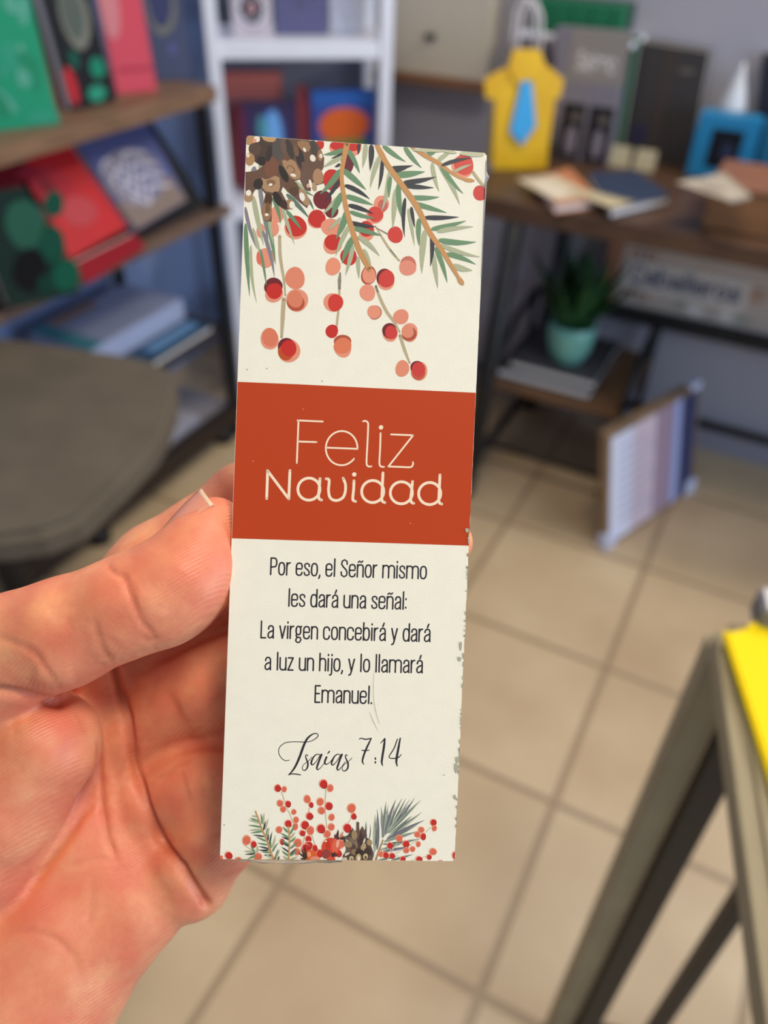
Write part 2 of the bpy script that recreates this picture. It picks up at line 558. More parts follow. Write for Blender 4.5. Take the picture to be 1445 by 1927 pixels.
# long floral boxed sign on the lower shelf
sg = thing('shelf_sign', 'long pale floral board lettered in dark blue script on the shelf under the console', 'sign', (-0.06, 2.36, 0.45))
MB().box((-0.005, 2.365, 0.543), (0.89, 0.03, 0.184), bev=0.003).build('board', mat('floral_board', (196, 186, 176), 0.6), sg)
ink = Ink(lambda x, y: (x, y), step=1e-4, z0=0.0)
rnd = random.Random(3)
ink.poly([(0, 0), (.89, 0), (.89, .183), (0, .183)], '#c0b5ab')
ink.poly([(0, 0), (.045, 0), (.045, .182), (0, .182)], '#a8765c')
for x in (.065, .085, .11, .13, .15):
    ink.poly([(x, .02), (x + .012, .02), (x + .012, .17), (x, .17)], rnd.choice(['#b98f78', '#c9b8a8', '#8d6f60']))
for _ in range(26):
    ink.ell(rnd.uniform(.17, .87), rnd.uniform(.02, .165), rnd.uniform(.012, .03), rnd.uniform(.01, .022), rnd.choice(['#dcd6cf', '#e6e2dc', '#b59a86', '#9fa394', '#c2b2a4', '#c98f7c']), n=12)
ink.poly([(.06, .05), (.41, .05), (.41, .14), (.06, .14)], '#d2ccc6')
write(ink, 'Caballeros', (.085, .075), (.385, .075), .034, .008, '#2c3f6e', gap=.22)
o = ink.build('sign_lettering', sg, m_ink)
o.matrix_local = Matrix.Translation(-sg.location) @ frame3((-0.45, 2.3494, 0.452), (1, 0, 0), (0, 0, 1))

# yellow shirt-shaped gift bag
BL, BR = on_z(927, 318, .856), on_z(1028, 318, .856)
bx = (BR - BL).normalized(); bn = Vector((bx.y, -bx.x, 0)); zz = Vector((0, 0, 1))


def bagp(x, y, off=0.0):
    return on_plane(x, y, BL, bn) + bn * off


m_yel = mat('bright_yellow_paper', (246, 198, 20), 0.5, var=0.08, scale=10, rgb2=(232, 180, 14))
bag = thing('gift_bag', 'yellow shirt-shaped paper gift bag with blue tie and white rope handles on the console', 'bag', (BL + BR) / 2)
W = (BR - BL).length; Hb = (bagp(927, 150) - BL).z
MB().box((BL + BR) / 2 - bn * 0.042 + zz * Hb / 2, (W * 0.98, 0.08, Hb), Matrix((bx, -bn, zz)).transposed(), bev=0.004).build('bag_body', m_yel, bag)
sh = [(927, 318), (931, 200), (931, 186), (914, 186), (911, 150), (936, 135), (955, 126), (1026, 122), (1040, 131), (1061, 150), (1053, 184), (1040, 186), (1028, 318)]
mb = MB(); vs = [mb.bm.verts.new(bagp(x, y, .002)) for x, y in sh]; vb = [mb.bm.verts.new(v.co - bn * .006) for v in vs]
mb.bm.faces.new(vs); mb.bm.faces.new(vb[::-1])
for i in range(len(vs)):
    mb.bm.faces.new((vs[i], vb[i], vb[(i + 1) % len(vs)], vs[(i + 1) % len(vs)]))
front_ = mb.build('shirt_front', m_yel, bag)
for cl in ([(955, 128), (965, 93), (1015, 93), (1026, 124), (1005, 152), (990, 148), (972, 158)],):
    mb = MB(); vs = [mb.bm.verts.new(bagp(x, y, .008)) for x, y in cl]; vb = [mb.bm.verts.new(v.co - bn * .012) for v in vs]
    mb.bm.faces.new(vs); mb.bm.faces.new(vb[::-1])
    for i in range(len(vs)):
        mb.bm.faces.new((vs[i], vb[i], vb[(i + 1) % len(vs)], vs[(i + 1) % len(vs)]))
    mb.build('collar', m_yel, bag)
tie = [(979, 152), (998, 152), (1000, 166), (1006, 235), (980, 271), (958, 245), (977, 166)]
mb = MB(); vs = [mb.bm.verts.new(bagp(x, y, .012)) for x, y in tie]; vb = [mb.bm.verts.new(v.co - bn * .006) for v in vs]
mb.bm.faces.new(vs); mb.bm.faces.new(vb[::-1])
for i in range(len(vs)):
    mb.bm.faces.new((vs[i], vb[i], vb[(i + 1) % len(vs)], vs[(i + 1) % len(vs)]))
mb.build('tie', mat('sky_blue_paper', (62, 176, 240), 0.5), front_)
m_rope = mat('white_twisted_rope', (208, 204, 206), 0.8, var=0.1, scale=200)
for off in (0.0, -0.055):
    MB().tube([bagp(x, y, off) for x, y in ((972, 112), (974, 70), (981, 25), (995, 2), (1009, 5), (1019, 30), (1019, 70), (1014, 112))], 0.0045, seg=8).build('rope_handle', m_rope, bag)


# grey gift box with white script, green and dark books, blue boxes and the rest of the console display
def on_quad_y(px, Y, z=None):
    q = [on_y(x, y, Y) for x, y in px]
    if z is not None:
        q[0].z = q[1].z = z
    return q


def art_salmo(ink):
    ink.poly([(0, .62), (1, .62), (1, 1), (0, 1)], '#8f8984')
    write(ink, 'Salmo', (.16, .72), (.82, .72), .085, .028, '#d6d3d2')
    for x0, x1 in ((.03, .44), (.52, .95)):
        ink.poly([(x0, .02), (x1, .02), (x1, .46), (x0, .46)], '#26242c')
        ink.ell((x0 + x1) / 2 + .02, .17, .09, .12, '#8d8796')
        ink.ell((x0 + x1) / 2 + .05, .36, .09, .035, '#6c6660')


slab_book('gift_box', 'grey box with white script and two dark windows beside the yellow bag', 'box',
          on_quad_y([(1041, 308), (1146, 292), (1180, 64), (1043, 52)], 2.23, .856), (0, -1, 0), 0.06,
          mat('grey_card_box', (128, 124, 136), 0.6), pages=False, art=art_salmo)
slab_book('green_book', 'thin green book upright between the grey box and the big dark book', 'book',
          on_quad_y([(1120, 296), (1166, 296), (1204, 70), (1150, 66)], 2.31, .856), (0, -1, 0), 0.02, mat('deep_green_cover', (22, 92, 62), 0.5))


def art_dark(ink):
    ink.poly([(.32, .05), (.5, .05), (.5, .98), (.32, .98)], '#453d3a')
    ink.ell(.66, .8, .12, .02, '#6a625c')
    ink.ell(.2, .22, .12, .1, '#34324a')


slab_book('large_dark_book', 'large charcoal book standing upright against the wall left of the white ornament', 'book',
          on_quad_y([(1166, 302), (1296, 312), (1336, 98), (1196, 76)], 2.36, .856), (0, -1, 0), 0.045, mat('charcoal_cover', (56, 52, 52), 0.6), art=art_dark)


def art_bluebox(ink):
    ink.poly([(.26, .2), (.74, .2), (.74, .8), (.26, .8)], '#14161f')
    ink.ell(.55, .46, .1, .16, '#2c3650')


m_teal = mat('teal_blue_card', (34, 134, 186), 0.45, var=0.08, scale=12)
slab_book('blue_box', 'teal blue box with a dark square window in front of the white ornament', 'box',
          on_quad_y([(1289, 326), (1412, 330), (1434, 228), (1317, 212)], 2.27, .856), (0, -1, 0), 0.07, m_teal, pages=False, art=art_bluebox)
slab_book('teal_box', 'plain darker teal box at the right end beside the windowed blue box', 'box',
          on_quad_y([(1420, 330), (1520, 340), (1540, 240), (1440, 232)], 2.30, .856), (0, -1, 0), 0.06, mat('darker_teal_card', (28, 104, 138), 0.5), pages=False)
slab_book('navy_book', 'tall near-black book at the far right end of the console', 'book',
          on_quad_y([(1412, 318), (1505, 330), (1545, 115), (1436, 102)], 2.385, .856), (0, -1, 0), 0.03, mat('near_black_cover', (30, 30, 44), 0.5))
p = on_y(1368, 230, 2.355)
orn = thing('ornament', 'white pointed lantern-shaped ornament behind the blue box', 'ornament', (p.x, 2.38, .855))
zt = on_y(1380, 118, 2.355).z - .855
m_orn = mat('white_glazed_ceramic', (214, 216, 220), 0.3, var=0.08, scale=30)
MB().lathe((p.x, 2.38, .856), [(.03, 0), (.032, .01), (.026, .02), (.026, zt * .55)], 20).build('lantern_body', m_orn, orn)
MB().lathe((p.x, 2.38, .856), [(.034, zt * .55), (.034, zt * .6), (.02, zt * .78), (.007, zt * .92), (.002, zt)], 20).build('lantern_roof', m_orn, orn)


def flat_book(name, label, cat, px, z, th, cover, art=None, group=None):
    q = [on_z(x, y, z) for x, y in px]
    for p_ in q:
        p_.z = z
    return slab_book(name, label, cat, q, (0, 0, 1), th, cover, art=art, group=group)


flat_book('cream_booklet', 'cream booklet with an orange border lying on the console in front of the yellow bag', 'book',
          [(1046, 384), (1130, 374), (1072, 314), (1005, 334)], .879, .022, mat('cream_orange_cover', (196, 128, 88), 0.6),
          art=lambda i: (i.poly([(.08, .1), (.98, .1), (.98, .96), (.08, .96)], '#d8c8ae'), i.ell(.4, .5, .2, .3, '#e4d9c4'))[0])
flat_book('navy_booklet', 'navy booklet with a cream corner lying right of the cream booklet', 'book',
          [(1152, 392), (1262, 366), (1196, 320), (1108, 324)], .881, .024, mat('navy_cover', (46, 60, 88), 0.55),
          art=lambda i: (i.poly([(0, 0), (.32, 0), (.2, .55), (0, .5)], '#c9bb9a'), i.poly([(.32, 0), (.42, 0), (.3, .35), (.24, .4)], '#8f8872'))[0])
cc = on_z(1185, 318, .856)
cd = thing('price_card', 'small cream folded card standing behind the navy booklet', 'card', cc)
for k in (-1, 1):
    MB().slab([cc + Vector((k * .033 - .028, 0, 0)), cc + Vector((k * .033 + .028, 0, 0)), cc + Vector((k * .033 + .026, .012, .05)), cc + Vector((k * .033 - .026, .012, .05))],
              (0, -1, .2), .002).build('card_panel', mat('cream_card', (190, 180, 150), 0.8), cd)
cr = thing('wooden_box', 'brown wooden box at the right front of the console with leaflets on it', 'box', (0.0, 2.0, .855))
MB().box((0.03, 1.99, .898), (.41, .20, .085), bev=0.003).build('box_body', m_ltwood, cr)
MB().box((0.03, 1.99, .946), (.42, .21, .012), bev=0.003).build('lid', mat('reddish_wood', (148, 98, 72), 0.5, var=0.3, scale=10, stretch=(1.5, 12, 12)), cr)
q = [on_z(x, y, .9535) for x, y in ((1372, 380), (1414, 370), (1362, 326), (1312, 338))]
slab_book('leaflet', 'grey-white printed leaflet lying on the wooden box', 'paper', q, (0, 0, 1), .0012, mat('leaflet_paper', (176, 166, 150), 0.7), pages=False,
          art=lambda i: [i.poly([(.05, .05), (.95, .05), (.95, .95), (.05, .95)], '#b8ae9e')] + [i.ell(.3 + .2 * k, .5, .08, .2, '#8d8274') for k in range(3)])

# small white wall shelf with a ribbed green box
ws = thing('wall_shelf', 'small white shelf fixed to the wall above the grey box', 'shelf', (-.65, 2.42, 1.12))
MB().box((-.63, 2.355, 1.128), (.30, .13, .014), bev=0.002).build('shelf_board', m_white, ws)
MB().tube([(-.70, 2.412, 1.06), (-.70, 2.30, 1.12)], .006).build('bracket', m_white, ws)
MB().tube([(-.56, 2.412, 1.06), (-.56, 2.30, 1.12)], .006).build('bracket', m_white, ws)
gb = thing('ribbed_box', 'green box with ribbed front on the small white wall shelf', 'box', (-.62, 2.36, 1.135))
mb = MB()
for k in range(9):
    mb.box((-.74 + .026 * k, 2.315 + .003 * (k % 2), 1.172), (.024, .03, .072), bev=.004)
mb.build('ribbed_front', mat('emerald_card', (22, 112, 74), 0.5), gb)
MB().box((-.636, 2.365, 1.172), (.24, .07, .074), bev=.003).build('box_body', mat('dark_emerald_card', (18, 70, 52), 0.5), gb)

# cream wall cabinet in the corner of the back wall
cb = thing('wall_cabinet', 'cream wall cabinet with dark oval handle and brown bottom edge beside the white shelving', 'cabinet', (-1.06, 2.42, 1.0))
m_cream = mat('cream_laminate', (204, 194, 176), 0.5, var=0.03, scale=4)
MB().box((-1.065, 2.39, 1.25), (.35, .055, .52), bev=.004).build('cabinet_body', m_cream, cb)
MB().box((-1.065, 2.385, .979), (.35, .066, .026), bev=.003).build('bottom_edge', mat('brown_edge_wood', (132, 92, 62), 0.5), cb)
hp = on_y(811, 68, 2.362)
MB().box((hp.x, 2.355, hp.z), (.034, .014, .014), bev=.006, seg=3).build('handle', m_black, cb)

# black side table with shelf, dark books and the potted plant
st = thing('side_table', 'low black metal side table with a wooden shelf under the console', 'table', (-.45, 2.17, 0))
MB().box((-.45, 2.17, .288), (.40, .40, .026), bev=.003).build('wooden_shelf', mat('brown_shelf_wood', (124, 90, 60), 0.5, var=0.3, scale=10, stretch=(1.5, 12, 12)), st)
for x in (-.645, -.255):
    for y in (1.975, 2.345):
        MB().tube([(x, y, 0), (x, y, .44)] if y > 2.2 else [(x, y, 0), (x, y, .30)], .011, seg=6).build('leg', m_black, st)
    MB().tube([(x, 2.345, .44), (x, 2.17, .42), (x, 1.985, .30)], .011, seg=6).build('arm_rail', m_black, st)
MB().tube([(-.645, 2.345, .44), (-.255, 2.345, .44)], .011, seg=6).build('back_rail', m_black, st)
MB().tube([(-.645, 1.975, .08), (-.255, 1.975, .08)], .008, seg=6).build('foot_rail', m_black, st)
m_dkbk = mat('black_grey_cover', (52, 50, 52), 0.5)
slab_book('black_album', 'wide black album lying on the side table, lower of two', 'book',
          [(-.63, 2.0, .331), (-.35, 2.0, .331), (-.35, 2.32, .331), (-.63, 2.32, .331)], (0, 0, 1), .03, m_dkbk)
slab_book('grey_album', 'dark grey album under the plant pot, upper of two on the side table', 'book',
          [(-.60, 2.01, .357), (-.345, 2.01, .357), (-.345, 2.29, .357), (-.60, 2.29, .357)], (0, 0, 1), .025, mat('smoke_grey_cover', (78, 76, 78), 0.5))
pp = on_z(1066, 676, .358)
pl = thing('potted_plant', 'spiky green plant in a mint green bowl-shaped pot on the grey album', 'plant', pp)
m_mint = mat('mint_glaze', (122, 186, 170), 0.3, var=0.12, scale=14)
MB().lathe(pp + Vector((0, 0, .0005)), [(.036, 0), (.045, .006), (.06, .04), (.066, .08), (.067, .115), (.062, .118), (.058, .10), (.01, .098)], 32).build('pot', m_mint, pl)
mb = MB(); rnd = random.Random(5)
for k in range(60):
    a = rnd.uniform(0, 6.283); tl = rnd.uniform(.1, 1.0); L = rnd.uniform(.13, .24)
    b0 = pp + Vector((.03 * math.cos(a) * tl, .03 * math.sin(a) * tl, .10)); dirv = Vector((math.cos(a) * tl * .62, math.sin(a) * tl * .62, 1)).normalized()
    side = dirv.cross(Vector((0, 0, 1.0)) + Vector((.01, 0, 0))).normalized(); nrm = side.cross(dirv)
    ring = []
    for t_, w in ((0, .012), (.3, .018), (.65, .013), (1, .001)):
        c = b0 + dirv * L * t_ + Vector((math.cos(a), math.sin(a), -.25)) * (t_ ** 2) * .03 * tl
        ring.append([mb.bm.verts.new(c - side * w), mb.bm.verts.new(c + nrm * w * .35), mb.bm.verts.new(c + side * w), mb.bm.verts.new(c - nrm * w * .35)])
    for A, B in zip(ring, ring[1:]):
        for i in range(4):
            mb.bm.faces.new((A[i], A[(i + 1) % 4], B[(i + 1) % 4], B[i]))
mb.build('foliage', mat('dark_green_leaf', (22, 62, 34), 0.5, var=0.4, scale=30, rgb2=(36, 88, 40)), pl)

# framed print standing on the floor
a, b = on_z(1140, 1036), on_z(1302, 924)
ax = (b - a).normalized(); an = Vector((ax.y, -ax.x, 0))
if an.dot(Vector((0, 0, 1.45)) - a) < 0:
    an = -an
c, d = b + Vector((0, 0, .342)), a + Vector((0, 0, .342))
lean = -an * 0.078
fr = thing('framed_print', 'wood-edged print with white plastic corner guards standing on the floor against the low side table', 'picture', (a + b) / 2)
MB().slab([a, b, c + lean, d + lean], an, .028, bev=.002).build('wooden_panel', mat('panel_edge_wood', (150, 122, 92), 0.6, var=0.2, scale=14), fr)
W, H = (b - a).length, (d + lean - a).length
ink = Ink(lambda x, y: (x * W, y * H), step=8e-5, z0=0.0)
for x0, x1, cl in ((0, 1, '#cfc6d2'), (.0, .24, '#dfe0ee'), (.24, .5, '#d8c4cc'), (.5, .7, '#a78d9c'), (.7, .82, '#7d7a98'), (.82, 1, '#3b3e5e'), (.72, .8, '#a9b3dc')):
    ink.poly([(x0 * .94 + .03, .04), (x1 * .94 + .03, .04), (x1 * .94 + .03, .96), (x0 * .94 + .03, .96)], cl)
for k in range(9):
    ink.stroke([(.12, .84 - .08 * k), (.3 + .12 * ((k * 7) % 3) / 2 + .1, .84 - .08 * k)], .012, '#a8a2b8', smooth=False)
o = ink.build('print_face', fr, m_ink)
flip = (b - a).cross(d + lean - a).dot(an) < 0
o.matrix_local = Matrix.Translation(-fr.location) @ (frame3(a + an * .0012, b - a, d + lean - a) if not flip else frame3(b + an * .0012, a - b, c + lean - b))
for k, p_ in enumerate((a, b, c + lean, d + lean)):
    if k == 3:
        continue
    MB().box(p_ - an * .014 + (ax if k in (0, 3) else -ax) * .018 + zz * (.022 if k < 2 else -.018), (.05, .036, .05),
             Matrix((ax, an, zz)).transposed(), bev=.006).build('corner_guard', mat('milky_plastic', (206, 212, 236), 0.35), fr)

# ------------------------------------------------------------------ white metal shelving across the corner
L_, R_ = Vector((-1.457, 1.873, 0)), Vector((-1.10, 2.15, 0))
wx = (R_ - L_).normalized(); wn = Vector((wx.y, -wx.x, 0))        # wn points to the room
ang = math.degrees(math.atan2(wx.y, wx.x)); Wd = (R_ - L_).length; Dp = .27
wsf = thing('shelving_unit', 'white metal shelving unit standing across the corner', 'shelf', (L_ + R_) / 2 - wn * Dp / 2)
for s_ in (L_, R_):
    for k in (0, 1):
        MB().box(s_ - wn * (Dp * k) + zz * .85, (.034, .034, 1.7), RZ(ang), bev=.004).build('post', m_white, wsf)
shz = []
for ypx in (92, 398, 640):
    pz = on_plane(410 if ypx < 200 else 434, ypx, L_, wn).z
    shz.append(pz)
for z in shz + [shz[0] + .34, .08]:
    MB().box((L_ + R_) / 2 - wn * Dp / 2 + zz * (z - .003), (Wd + .02, Dp + .02, .042), RZ(ang), bev=.004).build('shelf_board', m_white, wsf)


def on_shelf(xl, xr, top, z, back, w=None):
    """front cover of a thing standing on a board of the white unit, `back` metres behind its front edge"""
    p0 = L_ - wn * back
    l = on_plane(xl, top, p0, wn); r = on_plane(xr, top, p0, wn)
    h = (l.z + r.z) / 2
    return [Vector((l.x, l.y, z)), Vector((r.x, r.y, z)), Vector((r.x, r.y, h)), Vector((l.x, l.y, h))]


z1, z2 = shz[0] + .019, shz[1] + .019


def art_wreath(i):
    i.ell(.5, .5, .44, .42, '#b9aebc'); i.ell(.5, .5, .36, .34, '#e4e0ea')
    for k in range(10):
        q = 6.283 * k / 10
        i.ell(.5 + .2 * math.cos(q), .5 + .2 * math.sin(q), .1, .08, ['#34343e', '#5a4a55', '#23242e'][k % 3])
    i.ell(.5, .5, .1, .07, '#9a3438')


slab_book('floral_book', 'white book with a dark flower wreath, leftmost on the upper white shelf', 'book', on_shelf(430, 508, -40, z1, .06), wn, .03,
          mat('white_cover', (206, 198, 206), 0.5), art=art_wreath)
slab_book('slate_book', 'slate blue book in the middle of the upper white shelf', 'book', on_shelf(514, 614, -40, z1, .09), wn, .03,
          mat('slate_blue_cover', (96, 96, 128), 0.5), art=specks(['#6c6a8c', '#5b5b7c', '#666690'], 14, 2, base='#62628a'))
slab_book('pale_book', 'pale grey-white book, rightmost on the upper white shelf', 'book', on_shelf(619, 688, -40, z1, .09), wn, .03,
          mat('pale_marbled_cover', (186, 188, 204), 0.5), art=specks(['#d8d8e4', '#a5aab8', '#b8c4c0'], 14, 4, base='#bcbece'))
slab_book('coral_box', 'coral pink box standing behind dark books on the second white shelf', 'box', on_shelf(420, 530, 138, z2, .17), wn, .06,
          mat('coral_card', (214, 110, 96), 0.5), pages=False, art=lambda i: i.poly([(0, .72), (1, .72), (1, .8), (0, .8)], '#d98c84'))
slab_book('purple_book', 'dark purple book with a glowing light blue figure on the second white shelf', 'book', on_shelf(442, 556, 194, z2, .10), wn, .03,
          mat('dark_purple_cover', (58, 44, 92), 0.4), art=lambda i: [i.poly([(0, 0), (.14, 0), (.14, 1), (0, 1)], '#6a2a44'), i.ell(.58, .6, .2, .34, '#4f6ec8'), i.ell(.62, .66, .13, .28, '#74b4f4'), i.ell(.42, .74, .08, .14, '#4f9aa8'), i.ell(.62, .3, .3, .14, '#7a62b8')])
slab_book('red_book', 'narrow red book upright between the purple and the bright picture book', 'book', on_shelf(558, 581, 164, z2, .09), wn, .04,
          mat('dull_red_cover', (150, 48, 56), 0.5))


def art_kids(i):
    i.poly([(0, 0), (1, 0), (1, 1), (0, 1)], '#3a4f9c')
    i.poly([(0, .86), (1, .86), (1, 1), (0, 1)], '#2f62b4')
    i.ell(.5, .68, .4, .17, '#e0662a'); i.poly([(.12, .3), (.92, .3), (.86, .56), (.12, .54)], '#5f8a4a')
    i.ell(.5, .4, .28, .1, '#73803c'); i.poly([(.08, .05), (.92, .05), (.92, .28), (.08, .28)], '#58608c')


slab_book('picture_book', 'bright blue children picture book with orange and green cover on the second white shelf', 'book', on_shelf(586, 706, 170, z2, .06), wn, .025,
          mat('royal_blue_cover', (44, 76, 156), 0.45), art=art_kids)

# ------------------------------------------------------------------ left display rack
rk = thing('display_rack', 'black framed display rack with brown wooden shelves along the left wall', 'rack', (-1.6, 1.2, 0))
MB().box((-1.605, 1.17, .997), (.41, 1.26, .036), bev=.003).build('top_shelf', m_rackwood, rk)
MB().box((-1.58, 1.17, .715), (.415, 1.22, .024), bev=.003).build('middle_shelf', mat('brown_grey_board', (128, 104, 88), 0.6, var=0.3, scale=8, stretch=(14, 1.2, 14)), rk)
MB().box((-1.60, 1.17, .368), (.38, 1.16, .022), bev=.003).build('lower_shelf', mat('dark_board', (58, 50, 48), 0.6), rk)
MB().box((-1.60, 1.31, .095), (.40, .88, .02), bev=.003).build('bottom_shelf', mat('pale_board', (150, 146, 152), 0.6), rk)
MB().box((-1.40, 1.31, .085), (.03, .90, .07), bev=.004).build('base_rail', mat('dark_brown_rail', (42, 30, 26), 0.5), rk)
for x in (-1.40, -1.79):
    for y in (1.73, .62) + ((1.15,) if x < -1.5 else ()):
        MB().box((x, y, .49), (.026, .026, .98), bev=.003).build('post', m_black, rk)
MB().lathe((-1.41, 1.115, 0), [(.012, 0), (.03, .005), (.03, .045), (.012, .05)], 18).build('caster', m_black, rk)
MB().lathe((-1.41, 1.68, 0), [(.012, 0), (.03, .005), (.03, .045), (.012, .05)], 18).build('caster', m_black, rk)
sp0, spn = (-1.40, 0, .757), (.185, 0, .15)
pn = Vector(spn).normalized()
MB().slab([Vector((-1.405, .66, .745)), Vector((-1.405, 1.71, .745)), Vector((-1.56, 1.71, .945)), Vector((-1.56, .66, .945))], pn, .012).build('slanted_panel', m_black, rk)


def slant(px, off=.022):
    return [on_plane(x, y, Vector(sp0) + pn * off, spn) for x, y in px]


def leanbook(name, label, px, cover, art=None, off=.024, th=.022, group='books leaning on the slanted rack'):
    return slab_book(name, label, 'book', slant(px, off), spn, th, cover, group, art=art)


m_red = mat('red_cover', (206, 38, 44), 0.45, var=0.1, scale=12)
leanbook('red_bible', 'red floral book leaning on the slanted rack beside the grey-blue lettered book', [(132, 488), (240, 426), (128, 266), (42, 294)], m_red,
         lambda i: [i.ell(.45, .62, .26, .2, '#b8303c'), i.ell(.55, .32, .24, .15, '#c24a50'), i.ell(.3, .8, .14, .08, '#a02838'), i.ell(.4, .64, .1, .08, '#8c2a34')])


def art_script(i):
    i.poly([(0, .0), (1, .0), (1, .3), (0, .3)], '#8d7c74')
    i.ell(.5, .45, .46, .3, '#8e8898'); i.ell(.55, .4, .34, .2, '#77799a')
    for k in range(4):
        i.stroke([(.12 + .05 * k, .62 - .13 * k), (.3, .7 - .13 * k), (.42, .55 - .13 * k), (.6, .68 - .13 * k), (.9, .6 - .13 * k)], .035, '#d3cfda')


leanbook('lettered_book', 'grey-blue book with pale script leaning right of the red book on the slanted rack', [(258, 432), (352, 376), (270, 214), (136, 262)],
         mat('grey_blue_cover', (92, 100, 150), 0.5), art_script)
leanbook('wine_book', 'wine red book at the left end of the slanted rack', [(-80, 420), (52, 368), (20, 288), (-70, 305)], mat('wine_cover', (128, 22, 38), 0.45), off=.022)
slab_book('green_floral_book', 'black and green floral book hanging below the red one at the left edge', 'book',
          [on_x(x, y, -1.345) for x, y in ((20, 580), (152, 552), (50, 352), (-60, 372))], (1, 0, .12), .02, mat('black_green_cover', (14, 44, 38), 0.45), 'books leaning on the slanted rack',
          art=lambda i: [i.ell(x, y, r, r * .8, c) for x, y, r, c in ((.3, .7, .26, '#2a5f4c'), (.7, .85, .14, '#14503e'), (.62, .5, .2, '#124f3e'), (.3, .3, .24, '#0d0f14'), (.8, .2, .2, '#0e5a44'), (.5, .15, .12, '#0c3c30'))])
slab_book('small_red_book', 'dark red book whose edge shows under the leaning red floral book', 'book',
          [on_x(x, y, -1.352) for x, y in ((165, 534), (276, 466), (254, 440), (137, 498))], (1, 0, .05), .015, mat('crimson_cover', (164, 30, 44), 0.5))

# things standing on the top shelf of the rack
TZ = 1.0155


def standing(name, label, cat, pl_, pr_, h, th, cover, art=None, lean=.03):
    l, r = on_z(*pl_, TZ), on_z(*pr_, TZ)
    u = (r - l).normalized(); n = Vector((u.y, -u.x, 0))
    lv = -n * lean + zz * h
    return slab_book(name, label, cat, [l, r, r + lv, l + lv], n, th, cover, 'books standing on the rack top', art=art)


standing('green_box_book', 'bright green box-shaped book at the left end of the rack top', 'book', (-70, 256), (114, 234), .25, .03,
         mat('jade_cover', (26, 150, 112), 0.45, var=0.15, scale=14), art=specks(['#2f9c7c', '#58a890', '#1d8a64', '#6aa893'], 16, 8, .05, .16, base='#1c9870'))
standing('coral_red_book', 'coral red book with black flowers between the green and the black floral books', 'book', (92, 206), (160, 194), .24, .012,
         mat('coral_red_cover', (214, 62, 74), 0.45), art=specks(['#8c2034', '#e06a70', '#241c24', '#c22a3a'], 12, 9, .08, .2, base='#d43e4a'))
standing('black_floral_book', 'black book with green flowers and a pale oval emblem on the rack top', 'book', (138, 210), (220, 190), .24, .03,
         mat('black_floral_cover', (22, 26, 32), 0.45),
         art=lambda i: [i.ell(.55, .72, .3, .26, '#7f8076'), i.ell(.52, .74, .22, .2, '#5c6660'), i.ell(.75, .3, .16, .09, '#1f8a6c'), i.ell(.6, .1, .2, .07, '#2f9a7c'), i.ell(.1, .2, .12, .16, '#c2303a'), i.ell(.3, .4, .1, .08, '#1a5a4c')])
standing('rose_book', 'rose red book with pale oval emblem on the rack top', 'book', (221, 178), (296, 171), .23, .025,
         mat('rose_cover', (214, 46, 66), 0.45), art=lambda i: [i.ell(.2, .75, .24, .26, '#d9868c'), i.poly([(.1, .2), (1, .2), (1, .23), (.1, .23)], '#b02c44')])
standing('indigo_book', 'indigo book with a pale ring emblem at the far end of the rack top', 'book', (297, 153), (362, 149), .23, .025,
         mat('indigo_cover', (44, 48, 86), 0.45), art=lambda i: [i.ell(.4, .72, .4, .3, '#77786f'), i.ell(.38, .74, .32, .24, '#3c4068'), i.ell(.55, .3, .1, .06, '#5c6098')])

# boxes on the lower shelf
LZ = .3795
slab_book('pale_box', 'long pale blue and white box lying on the lower shelf of the left rack', 'box',
          [(-1.52, 1.32, LZ + .075), (-1.52, 1.70, LZ + .075), (-1.74, 1.70, LZ + .075), (-1.74, 1.32, LZ + .075)], (0, 0, 1), .075, mat('pale_blue_card', (190, 200, 232), 0.5), pages=False,
          art=lambda i: [i.poly([(0, 0), (.14, 0), (.14, 1), (0, 1)], '#58aab8'), i.poly([(.16, .8), (.6, .8), (.6, 1), (.16, 1)], '#c09888')])
slab_book('teal_magazine', 'dark teal magazine lying in front of the pale box on the lower shelf', 'book',
          [(-1.415, 1.38, LZ + .02), (-1.415, 1.69, LZ + .02), (-1.51, 1.69, LZ + .02), (-1.51, 1.38, LZ + .02)], (0, 0, 1), .02, mat('dark_teal_cover', (32, 72, 104), 0.4),
          art=lambda i: i.poly([(.3, .3), (.95, .3), (.95, .8), (.3, .8)], '#6f9ac8'))
slab_book('white_packet', 'small white packet on the lower shelf left of the pale box', 'box',
          [(-1.45, 1.17, LZ + .06), (-1.45, 1.26, LZ + .06), (-1.56, 1.26, LZ + .06), (-1.56, 1.17, LZ + .06)], (0, 0, 1), .06, mat('white_packet_card', (206, 212, 226), 0.5), pages=False,
          art=lambda i: i.ell(.4, .8, .3, .2, '#7a9a5c'))
slab_book('paper_stack', 'pale stack of paper on the bottom shelf of the left rack', 'paper',
          [(-1.43, 1.28, .135), (-1.43, 1.60, .135), (-1.66, 1.60, .135), (-1.66, 1.28, .135)], (0, 0, 1), .03, mat('paper_white', (176, 174, 186), 0.7), pages=False)

